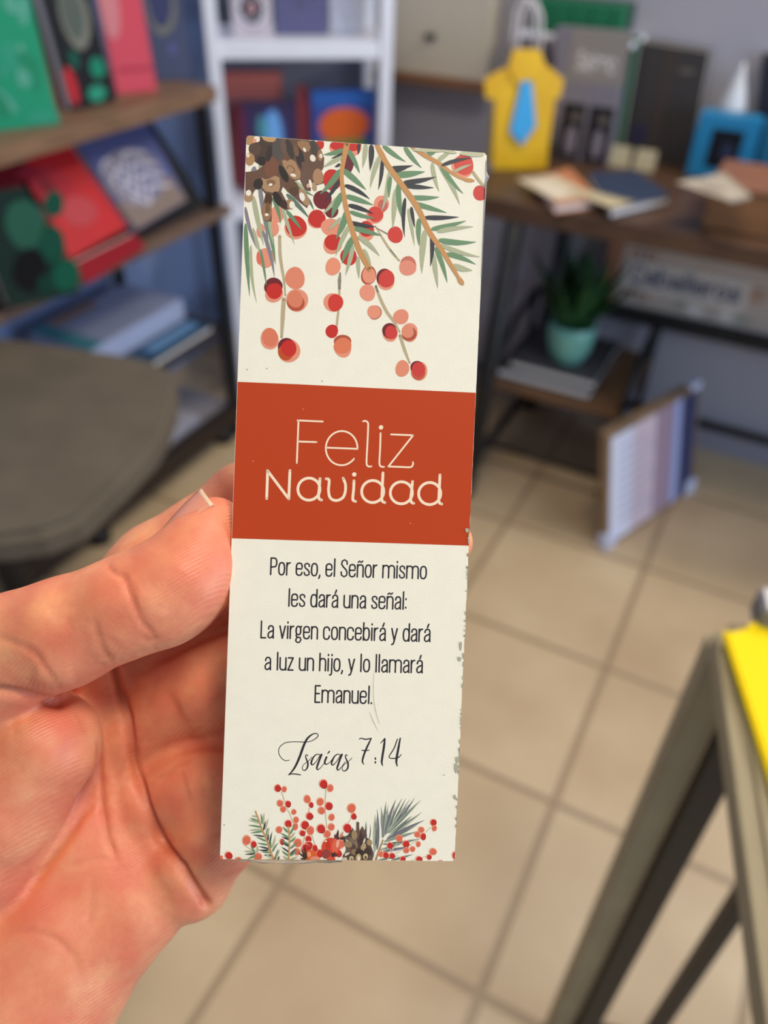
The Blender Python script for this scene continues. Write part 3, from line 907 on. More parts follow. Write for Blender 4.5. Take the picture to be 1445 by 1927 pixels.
# ------------------------------------------------------------------ taupe table in front of the rack
tz = .70
poly = [on_z(x, y, tz) for x, y in ((-5, 631), (120, 648), (230, 664), (290, 676), (318, 690), (331, 712), (328, 755), (312, 800), (290, 838), (225, 905), (150, 975), (80, 1001), (0, 1012), (-120, 1020))]
poly += [Vector((poly[-1].x - .12, poly[-1].y - .02, tz)), Vector((-1.36, poly[-1].y + .05, tz))]
tt = thing('side_table', 'taupe fabric-topped low table with rounded corners in front of the left rack', 'table', (-1.12, .75, 0))
MB().prism([(p_.x, p_.y) for p_ in poly], tz - .055, tz, bev=.012).build('table_top', mat('taupe_canvas', (108, 97, 82), 0.9, var=0.18, scale=10, bump=.3, bscale=220), tt)
MB().tube([(-1.2, .72, .02), (-1.2, .72, tz - .055)], .03, seg=16).build('pedestal', m_black, tt)
MB().lathe((-1.2, .72, 0), [(.17, 0), (.17, .008), (.06, .022), (.03, .024)], 32).build('base', m_black, tt)

# ------------------------------------------------------------------ metal display stand close on the right
fz = .95
c0 = on_z(1377, 1192, fz); dv = Vector((.251, -.968, 0)); pv = Vector((.968, .251, 0))
m_olive = mat('olive_grey_metal', (160, 146, 114), 0.5, var=0.15, scale=14)
m_dkmetal_shade = mat('dark_metal_and_shade', (52, 46, 38), 0.5)  # dark metal, also the shade colour for the olive leg's inner side
fs = thing('display_stand', 'olive-grey metal display stand with slim legs at the right edge', 'stand', (c0.x + .15, c0.y, 0))
ra = math.degrees(math.atan2(pv.y, pv.x))
Ws, Ds = .42, .40
for (i, j) in ((0, 0), (1, 0), (0, 1), (1, 1)):
    p_ = c0 + pv * (Ws * i) + dv * (Ds * j)
    MB().box((p_.x, p_.y, fz / 2 - .01), (.030, .030, fz - .02), RZ(ra), bev=.002).build('leg', m_olive, fs)
for j in (0, 1):
    p_ = c0 + pv * Ws / 2 + dv * (Ds * j)
    MB().box((p_.x, p_.y, fz - .012), (Ws, .028, .024), RZ(ra), bev=.002).build('top_rail', m_olive, fs)
for i in (0, 1):
    p_ = c0 + pv * (Ws * i) + dv * Ds / 2
    MB().box((p_.x, p_.y, fz - .012), (.028, Ds, .024), RZ(ra), bev=.002).build('top_rail', m_olive, fs)
p_ = c0 + pv * Ws / 2 + dv * Ds / 2
MB().box((p_.x, p_.y, fz + .002), (Ws, Ds, .004), RZ(ra)).build('top_sheet', m_olive, fs)
for s_ in (.035, .125):  # near bar stands in for the leg's shaded inner side; far bar a leg
    p_ = c0 + pv * s_ + dv * .01
    MB().box((p_.x, p_.y, fz / 2 - .02), (.030 if s_ < .1 else .02, .02, fz - .06), RZ(ra), bev=.002).build('leg_and_shade_bar', m_dkmetal_shade, fs)
p_ = c0 + pv * Ws / 2 + dv * .0
MB().box((p_.x, p_.y, .05), (Ws, .024, .024), RZ(ra), bev=.002).build('foot_rail', m_dkmetal_shade, fs)

yp = [(1362, 1185), (1388, 1186), (1396, 1180), (1402, 1184), (1410, 1172), (1420, 1168), (1424, 1158), (1434, 1152), (1440, 1140), (1470, 1128), (1500, 1118)]
yq = [on_z(x, y, fz + .014) for x, y in yp]
e_ = (on_z(1445, 1445, fz + .014) - yq[0]).normalized(); g_ = Vector((-e_.y, e_.x, 0))
far = [yq[0] + e_ * .02 + g_ * .22, yq[0] + e_ * .28 + g_ * .22, yq[0] + e_ * .28]
yq = yq + far
yb = MB().prism([(p_.x, p_.y) for p_ in yq], fz + .0045, fz + .014, bev=.002).build('paper_bag', mat('vivid_yellow_paper', (255, 222, 0), 0.6, spec=.2))
tag(yb, 'vivid yellow paper bag with zigzag edge lying on the metal stand at the right', 'bag')
gq = on_z(1402, 1166, fz + .0045)
gb2 = thing('grey_box', 'small grey box with a white top behind the yellow bag on the stand', 'box', gq)
p_ = gq + pv * .05 - dv * -.0
MB().box((p_.x, p_.y, fz + .017), (.09, .03, .025), RZ(ra), bev=.002).build('body', mat('grey_plastic', (120, 118, 120), 0.5), gb2)
MB().box((p_.x, p_.y, fz + .0315), (.084, .026, .004), RZ(ra), bev=.001).build('lid', mat('white_plastic', (220, 214, 216), 0.5), gb2)

# ------------------------------------------------------------------ the bookmark
# pose of the 5.3 x 16 cm card, measured in the frame of the camera (x right, y down, z forward, metres)
def camw(x, y, z):
    return CAM + x * CR - y * CU + z * CF


TL_, TR_, BR_, BL_ = [camw(*p) for p in ((-.030735, -.082134, .172486), (.022176, -.08001, .176222), (.016939, .079836, .180920), (-.035972, .077712, .177185))]
CARD_C = (TL_ + TR_ + BR_ + BL_) / 4
cxv = (TR_ - TL_ + BR_ - BL_); cxv /= np.linalg.norm(cxv)
cyv = (TL_ - BL_ + TR_ - BR_); cyv -= cxv * (cyv @ cxv); cyv /= np.linalg.norm(cyv)
czv = np.cross(cxv, cyv)
CW, CH, CT = .05306, .1599, .0014
M_CARD = Matrix(((cxv[0], cyv[0], czv[0], CARD_C[0]), (cxv[1], cyv[1], czv[1], CARD_C[1]), (cxv[2], cyv[2], czv[2], CARD_C[2]), (0, 0, 0, 1)))
_H = []
for (X, Y), (x, y) in zip(((457, 254), (910, 287), (862, 1621), (420, 1617)), ((-CW / 2, CH / 2), (CW / 2, CH / 2), (CW / 2, -CH / 2), (-CW / 2, -CH / 2))):
    _H.append([X, Y, 1, 0, 0, 0, -x * X, -x * Y, -x]); _H.append([0, 0, 0, X, Y, 1, -y * X, -y * Y, -y])
_H = np.linalg.svd(np.array(_H))[2][-1].reshape(3, 3)


def card_xy(px, py):
    v = _H @ np.array([px, py, 1.0]); return v[0] / v[2], v[1] / v[2]


def zoomed(ox, oy, s):
    return lambda x, y: card_xy(ox + x / s, oy + y / s)


CB = (-CW / 2 + 6e-5, CW / 2 - 6e-5, -CH / 2 + 6e-5, CH / 2 - 6e-5)
m_paper = mat('cream_card_stock', (246, 239, 219), 0.55, var=0.025, scale=260, bump=.05, bscale=2500, spec=.3)
# card board with a slightly nibbled right edge
random.seed(21)
out = []
rc = .0006
nR = 120
out += [(-CW / 2 + rc, CH / 2), (CW / 2 - rc, CH / 2), (CW / 2, CH / 2 - rc)]
for k in range(1, nR):
    y = CH / 2 - CH * k / nR
    wear = 0.00004 if k < 60 else .00014
    if 58 <= k <= 60:
        wear = .0003
    out.append((CW / 2 - random.random() * wear, y))
out += [(CW / 2, -CH / 2 + rc), (CW / 2 - rc, -CH / 2), (-CW / 2 + rc, -CH / 2), (-CW / 2, -CH / 2 + rc), (-CW / 2, CH / 2 - rc)]
mb = MB(); a_ = [mb.bm.verts.new((x, y, 0)) for x, y in out]; b_ = [mb.bm.verts.new((x, y, -CT)) for x, y in out]
mb.bm.faces.new(a_); mb.bm.faces.new(b_[::-1])
for i in range(len(out)):
    mb.bm.faces.new((a_[i], b_[i], b_[(i + 1) % len(out)], a_[(i + 1) % len(out)]))
bk = thing('bookmark', 'cream and brick-red Christmas bookmark held upright in the hand', 'bookmark')
bk.matrix_world = M_CARD
mb.build('card_board', m_paper, bk).matrix_parent_inverse = Matrix.Identity(4)
m_cink = print_mat('card_ink', 0.42)

PK, RD, MR, BRN = '#e79478', '#c9302a', '#74262e', '#b3543e'
GR, SG, CHR, VI, TAN, BEI = '#6d8f6b', '#b0b392', '#3c3d43', '#86828a', '#c8915a', '#bdab88'

# brick-red banner
ink = Ink(card_xy, z0=1e-5, clampbox=CB)
ink.poly([(440, 718), (560, 723), (700, 730), (895, 739), (884, 1027), (700, 1021), (560, 1017), (435, 1013)], '#bf4420')
banner = ink.build('red_banner', bk, print_mat('banner_ink', 0.34))

# FELIZ / NAVIDAD, one-line letters
T = zoomed(430, 700, 2.89)
ink = Ink(T, z0=3e-5, step=2e-8)
IV = '#fbe3c4'


def circ(cx, cy, rx, ry, a0=0, a1=360, n=40):
    return [(cx + rx * math.cos(math.radians(a0 + (a1 - a0) * i / n)), cy + ry * math.sin(math.radians(a0 + (a1 - a0) * i / n))) for i in range(n + 1)]


w = 9.5
for s_ in ([(369, 495), (376, 262)], [(371, 263), (508, 269)], [(374, 378), (475, 381)], [(527, 411), (698, 418)], [(880, 339), (1000, 344)], [(1000, 344), (867, 514)]):
    ink.stroke(s_, w, IV, smooth=False)
ink.stroke(circ(612, 414, 86, 93, 3, -322), w, IV, smooth=False)
ink.stroke([(727, 268), (740, 266), (752, 274), (755, 295), (752, 390), (748, 485), (752, 508), (763, 514), (775, 513)], w, IV)
ink.stroke([(823, 332), (821, 420), (818, 488), (821, 508), (830, 515), (843, 516)], w, IV)
ink.ell(825, 301, 12, 12, IV, wob=0)
ink.stroke([(867, 514), (930, 516), (980, 518), (995, 513), (1001, 500), (1000, 490)], w, IV)
w = 15
for s_ in ([(207, 688), (211, 537)], [(210, 537), (327, 690)], [(327, 690), (332, 536)]):
    ink.stroke(s_, w, IV, smooth=False)
for cx_, cy_ in ((436, 637), (783, 650), (939, 657), (1093, 661)):
    ink.stroke(circ(cx_, cy_, 60, 60), w, IV, smooth=False, caps=False)
for xt, yt, xb, yb_ in ((496, 580, 489, 676), (838, 549, 833, 690), (999, 596, 990, 694), (1148, 560, 1143, 698)):
    ink.stroke([(xt, yt), ((xt + xb) / 2, (yt + yb_) / 2), (xb, yb_ - 4), (xb + 4, yb_ + 14), (xb + 16, yb_ + 20)], w, IV)
ink.stroke([(530, 581), (541, 583), (546, 596), (543, 645), (553, 685), (585, 699), (620, 684), (634, 650), (634, 610), (622, 578)], w, IV)
ink.stroke([(681, 592), (679, 640), (675, 686), (679, 699), (690, 704)], w, IV)
ink.ell(682, 557, 12, 12, IV, wob=0)
ink.build('title_lettering', banner, m_cink)

# the verse
T = zoomed(400, 1020, 2.89)
ink = Ink(T, z0=1e-5, step=2e-8)
DK = '#363138'
for s_, p0, p1, gp in (('Por eso, el Señor mismo', (319, 177), (1164, 200), .2), ('les dará una señal:', (418, 349), (1055, 366), .2),
                       ('La virgen concebirá y dará', (270, 521), (1188, 542), .2), ('a luz un hijo, y lo llamará', (293, 694), (1148, 712), .2),
                       ('Emanuel.', (567, 872), (873, 879), .2)):
    write(ink, s_, p0, p1, 66, 8.8, DK, gp)
ink.build('verse_lettering', bk, m_cink)

# the brush-script reference
T = zoomed(500, 1360, 4.983)
ink = Ink(T, z0=1e-5, step=2e-8)
def S_(pts, w, col):
    ink.stroke(pts, [v * 1.25 + 1.2 for v in w] if hasattr(w, '__len__') else w * 1.15, col)



S_([(243, 354), (205, 357), (165, 328), (143, 280), (152, 232), (200, 192), (262, 181), (330, 181), (400, 182), (450, 172), (497, 143), (511, 118), (492, 102), (455, 112), (415, 145), (388, 190), (365, 250), (335, 335), (300, 412), (268, 460), (238, 491)],
   [5, 5, 5, 5, 5, 5, 5, 5, 5, 5, 6, 6, 6, 9, 14, 16, 17, 17, 15, 11, 6], DK)
S_([(238, 491), (262, 483), (295, 482), (325, 486), (350, 492)], [5, 7, 8, 8, 6], DK)
S_([(418, 312), (406, 302), (396, 314), (404, 345), (417, 378), (416, 412), (402, 440), (380, 449), (366, 430), (378, 395), (420, 362), (455, 325)], [5, 6, 7, 10, 12, 12, 9, 6, 5, 4, 4, 4], DK)
S_([(533, 306), (505, 297), (475, 318), (453, 360), (450, 388), (465, 396), (492, 370), (515, 335), (533, 306)], [6, 6, 9, 13, 12, 7, 5, 5, 5], DK)
S_([(545, 300), (528, 345), (510, 395), (502, 428), (513, 442), (545, 415), (580, 362), (592, 325)], [14, 14, 14, 12, 7, 4, 4, 5], DK)
S_([(592, 325), (580, 355), (576, 382), (592, 392), (620, 375), (650, 340)], [13, 13, 12, 7, 4, 4], DK)
S_([(603, 291), (618, 272)], [6, 10], DK)
S_([(724, 306), (697, 297), (667, 318), (645, 360), (640, 388), (655, 398), (683, 370), (706, 335), (724, 306)], [6, 6, 9, 13, 12, 7, 5, 5, 5], DK)
S_([(736, 300), (718, 345), (700, 400), (692, 432), (704, 446), (735, 415), (768, 368)], [14, 14, 14, 12, 7, 4, 4], DK)
S_([(787, 313), (777, 302), (768, 316), (780, 350), (794, 385), (793, 422), (778, 446), (755, 455), (740, 436), (752, 400), (795, 368), (830, 333)], [5, 6, 7, 10, 12, 12, 9, 6, 5, 4, 4, 4], DK)
S_([(898, 155), (918, 148), (955, 157), (1010, 149)], [6, 7, 9, 8], DK)
S_([(1010, 149), (985, 200), (952, 275), (932, 340), (930, 372), (943, 393)], [8, 12, 14, 13, 10, 5], DK)
S_([(922, 260), (950, 263), (990, 259)], [6, 8, 6], DK)
S_([(1050, 333), (1050, 343)], 13, DK); S_([(1050, 369), (1050, 378)], 13, DK)
S_([(1098, 193), (1118, 172), (1137, 152)], [5, 7, 11], DK)
S_([(1137, 152), (1131, 215), (1117, 310), (1110, 370), (1118, 402)], [11, 16, 16, 14, 7], DK)
S_([(1255, 155), (1224, 242), (1178, 324), (1228, 337), (1268, 326), (1293, 300)], [7, 8, 6, 8, 7, 5], DK)
S_([(1281, 148), (1265, 240), (1250, 330), (1247, 372), (1255, 408)], [10, 16, 17, 14, 7], DK)
ink.build('reference_lettering', bk, m_cink)

# ---- printed garland at the top
A5 = zoomed(430, 240, 5.78); S2 = zoomed(430, 240, 2.89)
random.seed(4)
ink = Ink(S2, z0=5e-06, step=5e-7, clampbox=CB)


def berries(ink, rows):
    for cx_, cy_, rx, ry, c in rows:
        ink.ell(cx_, cy_, rx, ry, c)


berries(ink, [(250, 470, 36, 48, PK), (225, 548, 34, 46, PK), (160, 560, 22, 40, PK), (350, 548, 60, 60, PK), (352, 535, 57, 58, RD), (466, 500, 49, 49, PK), (466, 494, 48, 48, RD),
              (540, 540, 54, 46, PK), (495, 390, 52, 50, MR), (545, 455, 36, 36, MR), (553, 632, 52, 56, PK), (553, 622, 44, 45, RD), (548, 282, 50, 60, RD), (628, 185, 34, 68, '#6a2c36'), (590, 110, 60, 34, PK),
              (592, 96, 60, 30, RD), (655, 105, 52, 46, PK), (650, 85, 58, 40, RD), (480, 90, 22, 26, RD), (190, 708, 46, 56, PK), (155, 705, 16, 40, '#e5705c'),
              (150, 265, 16, 30, RD), (175, 320, 14, 22, RD),
              (1256, 210, 62, 60, PK), (1262, 200, 54, 56, '#d7493f'), (1352, 355, 38, 42, '#d0413d'),
              (815, 415, 43, 46, PK), (822, 425, 28, 34, '#c9655a'), (780, 475, 48, 48, PK), (785, 470, 40, 44, '#d5453c'), (738, 562, 42, 56, PK), (735, 550, 38, 44, RD), (893, 582, 42, 45, '#d2413a'), (640, 700, 46, 48, RD)])
ink.build('berry_cluster_print', bk, m_cink)

ink = Ink(S2, z0=2.8e-05, step=5e-7, clampbox=CB)
NE = ink.needle
for c, x0, y0, x1, y1, w_ in (
        (SG, 150, 200, 195, 330, 22), (VI, 125, 210, 92, 330, 30), (GR, 170, 170, 215, 310, 18), (GR, 78, 520, 104, 916, 26), (SG, 108, 640, 143, 953, 20), (VI, 76, 430, 142, 660, 20),
        (SG, 118, 545, 168, 710, 18), (GR, 160, 660, 196, 863, 15), (SG, 118, 370, 178, 640, 28), (VI, 150, 330, 205, 640, 22), (VI, 172, 560, 238, 813, 22), (GR, 190, 480, 243, 746, 24),
        (SG, 205, 440, 232, 640, 20), (VI, 140, 280, 170, 480, 22), (GR, 225, 380, 270, 520, 22), (TAN, 262, 500, 270, 560, 1), (GR, 255, 340, 300, 420, 14), (SG, 275, 430, 345, 633, 20),
        (GR, 300, 450, 383, 554, 22), ('#63786a', 300, 360, 425, 492, 26), (GR, 330, 285, 450, 372, 22), (SG, 345, 290, 410, 350, 16), (SG, 395, 155, 505, 262, 18), ('#63786a', 410, 375, 450, 450, 14),
        (SG, 250, 120, 330, 250, 14)):
    NE(x0, y0, x1, y1, w_, c)
ink.build('long_needle_print', bk, m_cink)

# pine cone
ink = Ink(A5, z0=4.1e-05, step=5e-7, clampbox=CB)
ink.poly([(150, 70), (320, 80), (470, 100), (640, 110), (830, 130), (920, 150), (975, 250), (1005, 330), (1000, 430), (960, 500), (1005, 600), (930, 625), (870, 600), (860, 690), (800, 680),
          (750, 580), (745, 560), (680, 580), (760, 690), (845, 800), (825, 875), (740, 810), (640, 720), (560, 640), (540, 690), (600, 800), (640, 880), (590, 900), (520, 830), (440, 730),
          (440, 1020), (370, 1020), (325, 920), (370, 720), (310, 650), (270, 660), (240, 700), (215, 800), (150, 800), (148, 480), (250, 470), (290, 450), (350, 400)], '#6b4f41')
for x, y, rx, ry, c, r in (
        (330, 250, 120, 150, '#4f3e39', 10), (500, 230, 60, 130, '#57504e', 0), (630, 230, 40, 110, '#423b39', -18), (740, 320, 42, 135, '#383334', -15), (565, 500, 38, 100, '#332c2a', -28),
        (890, 220, 40, 95, '#4e433f', -8), (430, 430, 75, 120, '#7c5240', 4), (660, 650, 75, 70, '#6a4c3b', 25), (560, 200, 30, 90, '#6b544a', -10), (250, 230, 70, 70, '#5f483d', 0), (820, 480, 40, 120, '#6d5245', -25),
        (780, 560, 30, 90, '#6d5548', -12), (425, 640, 60, 40, '#a98463', 0), (195, 340, 52, 72, '#b0865e', 0),
        (790, 755, 42, 105, '#ad8864', -28), (940, 530, 58, 86, '#ad8462', 0), (195, 130, 48, 56, '#b98e60', 30), (405, 108, 78, 44, '#c39a6b', 6), (270, 120, 34, 36, '#f2e6d0', 0), (245, 140, 20, 24, '#e89a80', 30), (388, 900, 54, 112, '#9a7453', 4),
        (185, 745, 50, 64, '#b08a68', 0), (640, 830, 40, 60, '#a7805c', -20), (960, 300, 30, 60, '#9b7556', 0), (700, 250, 30, 60, '#7a5844', -10), (900, 640, 26, 50, '#b29273', -15),
        (290, 610, 52, 60, '#37302e', 30), (402, 775, 44, 66, '#553a2c', 0), (505, 775, 42, 88, '#322a29', -28), (570, 835, 38, 50, '#43302a', -20), (325, 360, 46, 52, '#332d2c', 0), (405, 280, 30, 90, '#3c3431', 8),
        (395, 880, 26, 70, '#7b5a40', 4), (680, 690, 50, 50, '#5c4234', 30), (425, 600, 44, 30, '#8a674a', 0),
        (425, 618, 20, 15, '#f4ead8', 0), (670, 515, 32, 16, '#efe4d0', 18), (790, 238, 14, 26, '#efe4d0', -25), (768, 750, 28, 50, '#efe6da', -15), (385, 945, 22, 15, '#f1e6d2', 0), (185, 708, 28, 34, '#f2ead9', 0),
        (175, 300, 20, 24, '#e9d9bd', 0), (858, 610, 16, 50, '#f0e5cf', -10), (968, 305, 18, 26, '#e9dcc2', 0), (880, 330, 30, 40, '#f0e5cf', -30), (832, 630, 16, 24, '#d5b090', 0), (660, 840, 30, 40, '#f2ead9', 0)):
    ink.ell(x, y, rx, ry, c, r)
    if (x, y) == (960, 300):
        for pl9, c9 in (([(330, 540), (370, 562), (420, 548), (470, 520), (520, 540), (528, 640), (515, 690), (440, 705), (370, 690), (325, 640), (318, 590)], '#b08a69'),
                        ([(545, 360), (575, 345), (600, 362), (640, 340), (690, 365), (720, 430), (750, 480), (745, 550), (690, 565), (640, 540), (600, 480), (560, 410)], '#ab8563'),
                        ([(710, 150), (760, 135), (830, 150), (858, 210), (840, 250), (790, 270), (745, 230), (715, 190)], '#9c7654')):
            ink.poly(pl9, c9)
        ink.stroke([(600, 440), (618, 412), (660, 425), (686, 468), (655, 490)], 13, '#876248')
        ink.stroke([(385, 585), (410, 570), (455, 575), (470, 600), (430, 640)], 14, '#86644a')
ink.build('pine_cone_print', bk, m_cink)

# pine branches: stem and needles, three of them
ink = Ink(S2, z0=7.2e-05, step=5e-7, clampbox=CB)
NE = ink.needle
for c, x0, y0, x1, y1, w_ in (
        (GR, 608, 118, 498, 146, 26), (CHR, 600, 140, 540, 166, 13), (SG, 598, 160, 495, 216, 24), (CHR, 590, 196, 560, 214, 16), (GR, 590, 228, 480, 362, 34), (CHR, 590, 282, 512, 400, 24), (SG, 575, 380, 495, 472, 22), (GR, 610, 350, 545, 492, 38), (GR, 630, 450, 570, 606, 36),
        (SG, 600, 490, 525, 560, 22), (SG, 645, 530, 570, 696, 28), (SG, 665, 640, 625, 802, 26), (GR, 672, 588, 605, 738, 36), (SG, 690, 700, 698, 820, 22),
        (GR, 630, 118, 697, 246, 28), (GR, 604, 226, 732, 337, 32), (CHR, 616, 312, 752, 387, 26), (GR, 622, 370, 772, 420, 30), (CHR, 636, 420, 772, 467, 26), (GR, 645, 455, 783, 492, 24), (CHR, 643, 514, 786, 538, 26), (GR, 668, 545, 818, 586, 30),
        (SG, 690, 590, 808, 697, 28), (SG, 720, 660, 765, 775, 26)):
    NE(x0, y0, x1, y1, w_, c)
ink.stroke([(626, 84), (610, 170), (598, 260), (612, 370), (638, 490), (688, 640), (724, 715), (755, 770)], [34, 24, 22, 24, 28, 30, 30, 26], TAN)
ink.build('middle_pine_branch_print', bk, m_cink)
ink = Ink(S2, z0=7.2e-05, step=5e-7, clampbox=CB)
NE = ink.needle
for c, x0, y0, x1, y1, w_ in (
        (SG, 728, 85, 712, 218, 26), (CHR, 690, 85, 687, 145, 18), (CHR, 758, 90, 752, 232, 30), (SG, 808, 150, 755, 327, 28), (CHR, 818, 174, 798, 338, 22), (SG, 858, 240, 815, 458, 28), (GR, 864, 265, 858, 380, 26), (SG, 895, 330, 880, 548, 30), (GR, 908, 300, 936, 505, 30),
        (SG, 962, 440, 998, 640, 20), (CHR, 945, 382, 944, 594, 22), (CHR, 978, 430, 999, 542, 20), (GR, 1022, 493, 1024, 642, 28), (SG, 1055, 555, 1040, 792, 34), (SG, 1100, 680, 1127, 872, 26), (CHR, 1090, 575, 1085, 756, 24), (GR, 1112, 650, 1178, 842, 26),
        (GR, 820, 92, 946, 184, 26), (GR, 938, 100, 1032, 217, 26), (CHR, 868, 218, 985, 204, 24), (CHR, 874, 236, 950, 222, 24), (GR, 890, 258, 1050, 238, 36), (CHR, 934, 298, 1112, 266, 28), (CHR, 940, 314, 1100, 326, 26), (GR, 980, 378, 1130, 376, 28),
        (GR, 985, 408, 1172, 462, 28), (CHR, 1050, 488, 1237, 485, 26), (GR, 1088, 552, 1277, 506, 28), (SG, 1120, 565, 1318, 538, 26), (SG, 1140, 635, 1354, 702, 26), (GR, 1130, 610, 1332, 621, 32), (GR, 1168, 685, 1332, 743, 28), (SG, 1208, 748, 1314, 776, 34)):
    NE(x0, y0, x1, y1, w_, c)
ink.stroke([(785, 85), (815, 145), (850, 205), (930, 315), (1010, 430), (1075, 560), (1150, 670), (1205, 760), (1245, 825)], [22, 30, 28, 30, 30, 28, 26, 22, 16], TAN)
ink.ell(1250, 833, 14, 28, '#c69560', -32)
ink.build('long_pine_branch_print', bk, m_cink)
ink = Ink(S2, z0=7.2e-05, step=5e-7, clampbox=CB)
NE = ink.needle
for c, x0, y0, x1, y1, w_ in ((GR, 1058, 150, 1125, 112, 28), (SG, 1115, 188, 1210, 118, 24), (SG, 1090, 190, 1130, 347, 24), (SG, 1125, 195, 1242, 417, 28), (GR, 1135, 200, 1260, 357, 28)):
    NE(x0, y0, x1, y1, w_, c)
ink.stroke([(975, 105), (1050, 150), (1130, 195), (1190, 240), (1250, 275), (1300, 286)], [12, 24, 22, 18, 14, 14], TAN)
ink.ell(1290, 285, 32, 11, TAN, 8)
NE(1140, 206, 1307, 163, 22, CHR); NE(1208, 240, 1308, 198, 18, SG)
ink.stroke([(1312, 240), (1345, 285), (1372, 318)], [15, 16, 12], BEI)
ink.build('corner_pine_branch_print', bk, m_cink)

# hanging berry sprigs
ink = Ink(S2, z0=2.8e-05, step=5e-7, clampbox=CB)
ink.stroke([(264, 590), (267, 680), (276, 750), (290, 830), (298, 912)], [17, 18, 17, 14, 9], BEI)
ink.stroke([(290, 932), (285, 1030), (280, 1140)], [22, 24, 14], BEI)
NE = ink.needle
berries(ink, [(236, 905, 50, 44, PK), (232, 862, 51, 46, MR), (238, 888, 45, 42, RD), (350, 818, 54, 60, '#e2876a'), (362, 938, 58, 64, PK), (355, 950, 48, 48, '#b9553a'), (352, 932, 42, 46, '#dc8062'),
              (215, 1148, 49, 59, PK), (217, 1142, 44, 50, '#de7c5e'), (320, 1212, 60, 66, PK), (306, 1192, 47, 48, MR), (304, 1222, 44, 42, '#c05028'), (320, 1200, 43, 44, RD)])
ink.build('left_berry_sprig_print', bk, m_cink)
ink = Ink(S2, z0=2.8e-05, step=5e-7, clampbox=CB)
ink.stroke([(592, 870), (590, 960), (578, 1090)], [12, 13, 12], BEI)
ink.stroke([(595, 790), (592, 830), (592, 875)], [9, 19, 14], '#8b8272')
berries(ink, [(556, 755, 42, 48, '#e8957a'), (556, 750, 34, 38, '#ec9474'), (560, 950, 53, 52, PK), (570, 952, 42, 46, '#d23c34'), (553, 1107, 33, 38, RD), (613, 1195, 48, 54, PK), (612, 1165, 49, 38, BRN), (612, 1186, 48, 44, '#e17c57')])
ink.build('middle_berry_sprig_print', bk, m_cink)
ink = Ink(S2, z0=2.8e-05, step=5e-7, clampbox=CB)
ink.stroke([(790, 865), (815, 930), (850, 1000), (890, 1055), (922, 1112)], [13, 17, 17, 16, 9], BEI)
ink.stroke([(790, 862), (800, 890)], [13, 12], '#8d846f')
ink.stroke([(924, 1130), (950, 1210), (978, 1280)], [18, 17, 10], BEI)
ink.stroke([(785, 535), (830, 610), (870, 670), (915, 722)], [7, 12, 13, 10], BEI); ink.stroke([(868, 664), (898, 700)], [9, 7], '#8d8470'); ink.stroke([(790, 545), (848, 576)], [7, 9], '#938873')
berries(ink, [(750, 802, 42, 52, BRN), (752, 802, 36, 45, PK), (843, 830, 47, 54, PK), (836, 812, 45, 45, MR), (848, 822, 43, 48, '#d1423b'), (745, 897, 44, 45, '#e8957a'),
              (787, 1005, 37, 38, '#bb6a58'), (781, 1002, 36, 37, PK), (928, 1028, 41, 42, '#e48f74'), (977, 1113, 44, 50, PK), (974, 1122, 40, 38, BRN), (965, 1108, 33, 36, '#e28d70'),
              (870, 1120, 42, 42, PK), (866, 1105, 40, 42, MR), (876, 1114, 33, 38, '#d0403c'), (938, 1310, 38, 45, '#e48e70'), (1030, 1325, 44, 52, PK), (1018, 1305, 37, 36, MR), (1026, 1336, 36, 38, '#c65a44'), (1026, 1315, 35, 42, '#cd413c'),
              (963, 752, 46, 53, '#e48f78'), (965, 735, 42, 36, '#cb7262'), (963, 762, 44, 42, '#e48f78')])
ink.build('right_berry_sprig_print', bk, m_cink)

# ---- printed garland at the bottom
E6 = zoomed(415, 1450, 6.02); F6 = zoomed(640, 1450, 6.02)
ink = Ink(F6, z0=5e-06, step=5e-7, clampbox=CB)
NE = ink.needle
for k, (x0, y0, x1, y1, w_) in enumerate((
        (330, 720, 327, 570, 16), (365, 780, 375, 610, 16), (430, 920, 428, 500, 44), (455, 900, 450, 440, 32), (515, 770, 490, 408, 34), (525, 760, 552, 355, 32), (540, 740, 577, 388, 30), (545, 730, 665, 328, 36), (560, 720, 735, 316, 34), (580, 710, 777, 316, 30),
        (580, 690, 822, 328, 34), (600, 690, 875, 310, 30), (585, 712, 947, 338, 36), (600, 735, 847, 513, 32), (565, 775, 962, 472, 42), (555, 795, 988, 566, 40), (530, 810, 930, 690, 34), (515, 835, 945, 768, 28), (480, 905, 800, 800, 30), (520, 925, 820, 868, 30),
        (440, 1030, 700, 965, 26), (600, 1030, 867, 953, 24), (400, 1000, 420, 900, 30))):
    c = ('#8f9a84', '#7b8478', '#a9ad98', '#77727c')[k % 4]
    NE(x0, y0, x1, y1, w_, c); NE(x0 + (x1 - x0) * .15 + 5, y0 + (y1 - y0) * .15, x0 + (x1 - x0) * .85 + 3, y0 + (y1 - y0) * .85, w_ * .4, ('#6d7a6c', '#8d8794', '#5f665f')[k % 3])
ink.stroke([(440, 1015), (480, 900), (520, 790)], [24, 22, 16], '#a98a5c')
ink.build('fan_needle_print', bk, m_cink)

ink = Ink(E6, z0=2.9e-05, step=5e-7, clampbox=CB)
for p_ in ([(720, 245), (738, 290), (755, 356)], [(765, 400), (820, 500), (850, 592)], [(1035, 430), (1030, 490)], [(1000, 670), (970, 830)], [(1070, 740), (1100, 830), (1112, 910)], [(1226, 205), (1217, 330), (1218, 440), (1236, 655)], [(310, 850), (370, 890), (415, 930)]):
    ink.stroke(p_, 11, '#cbb795')


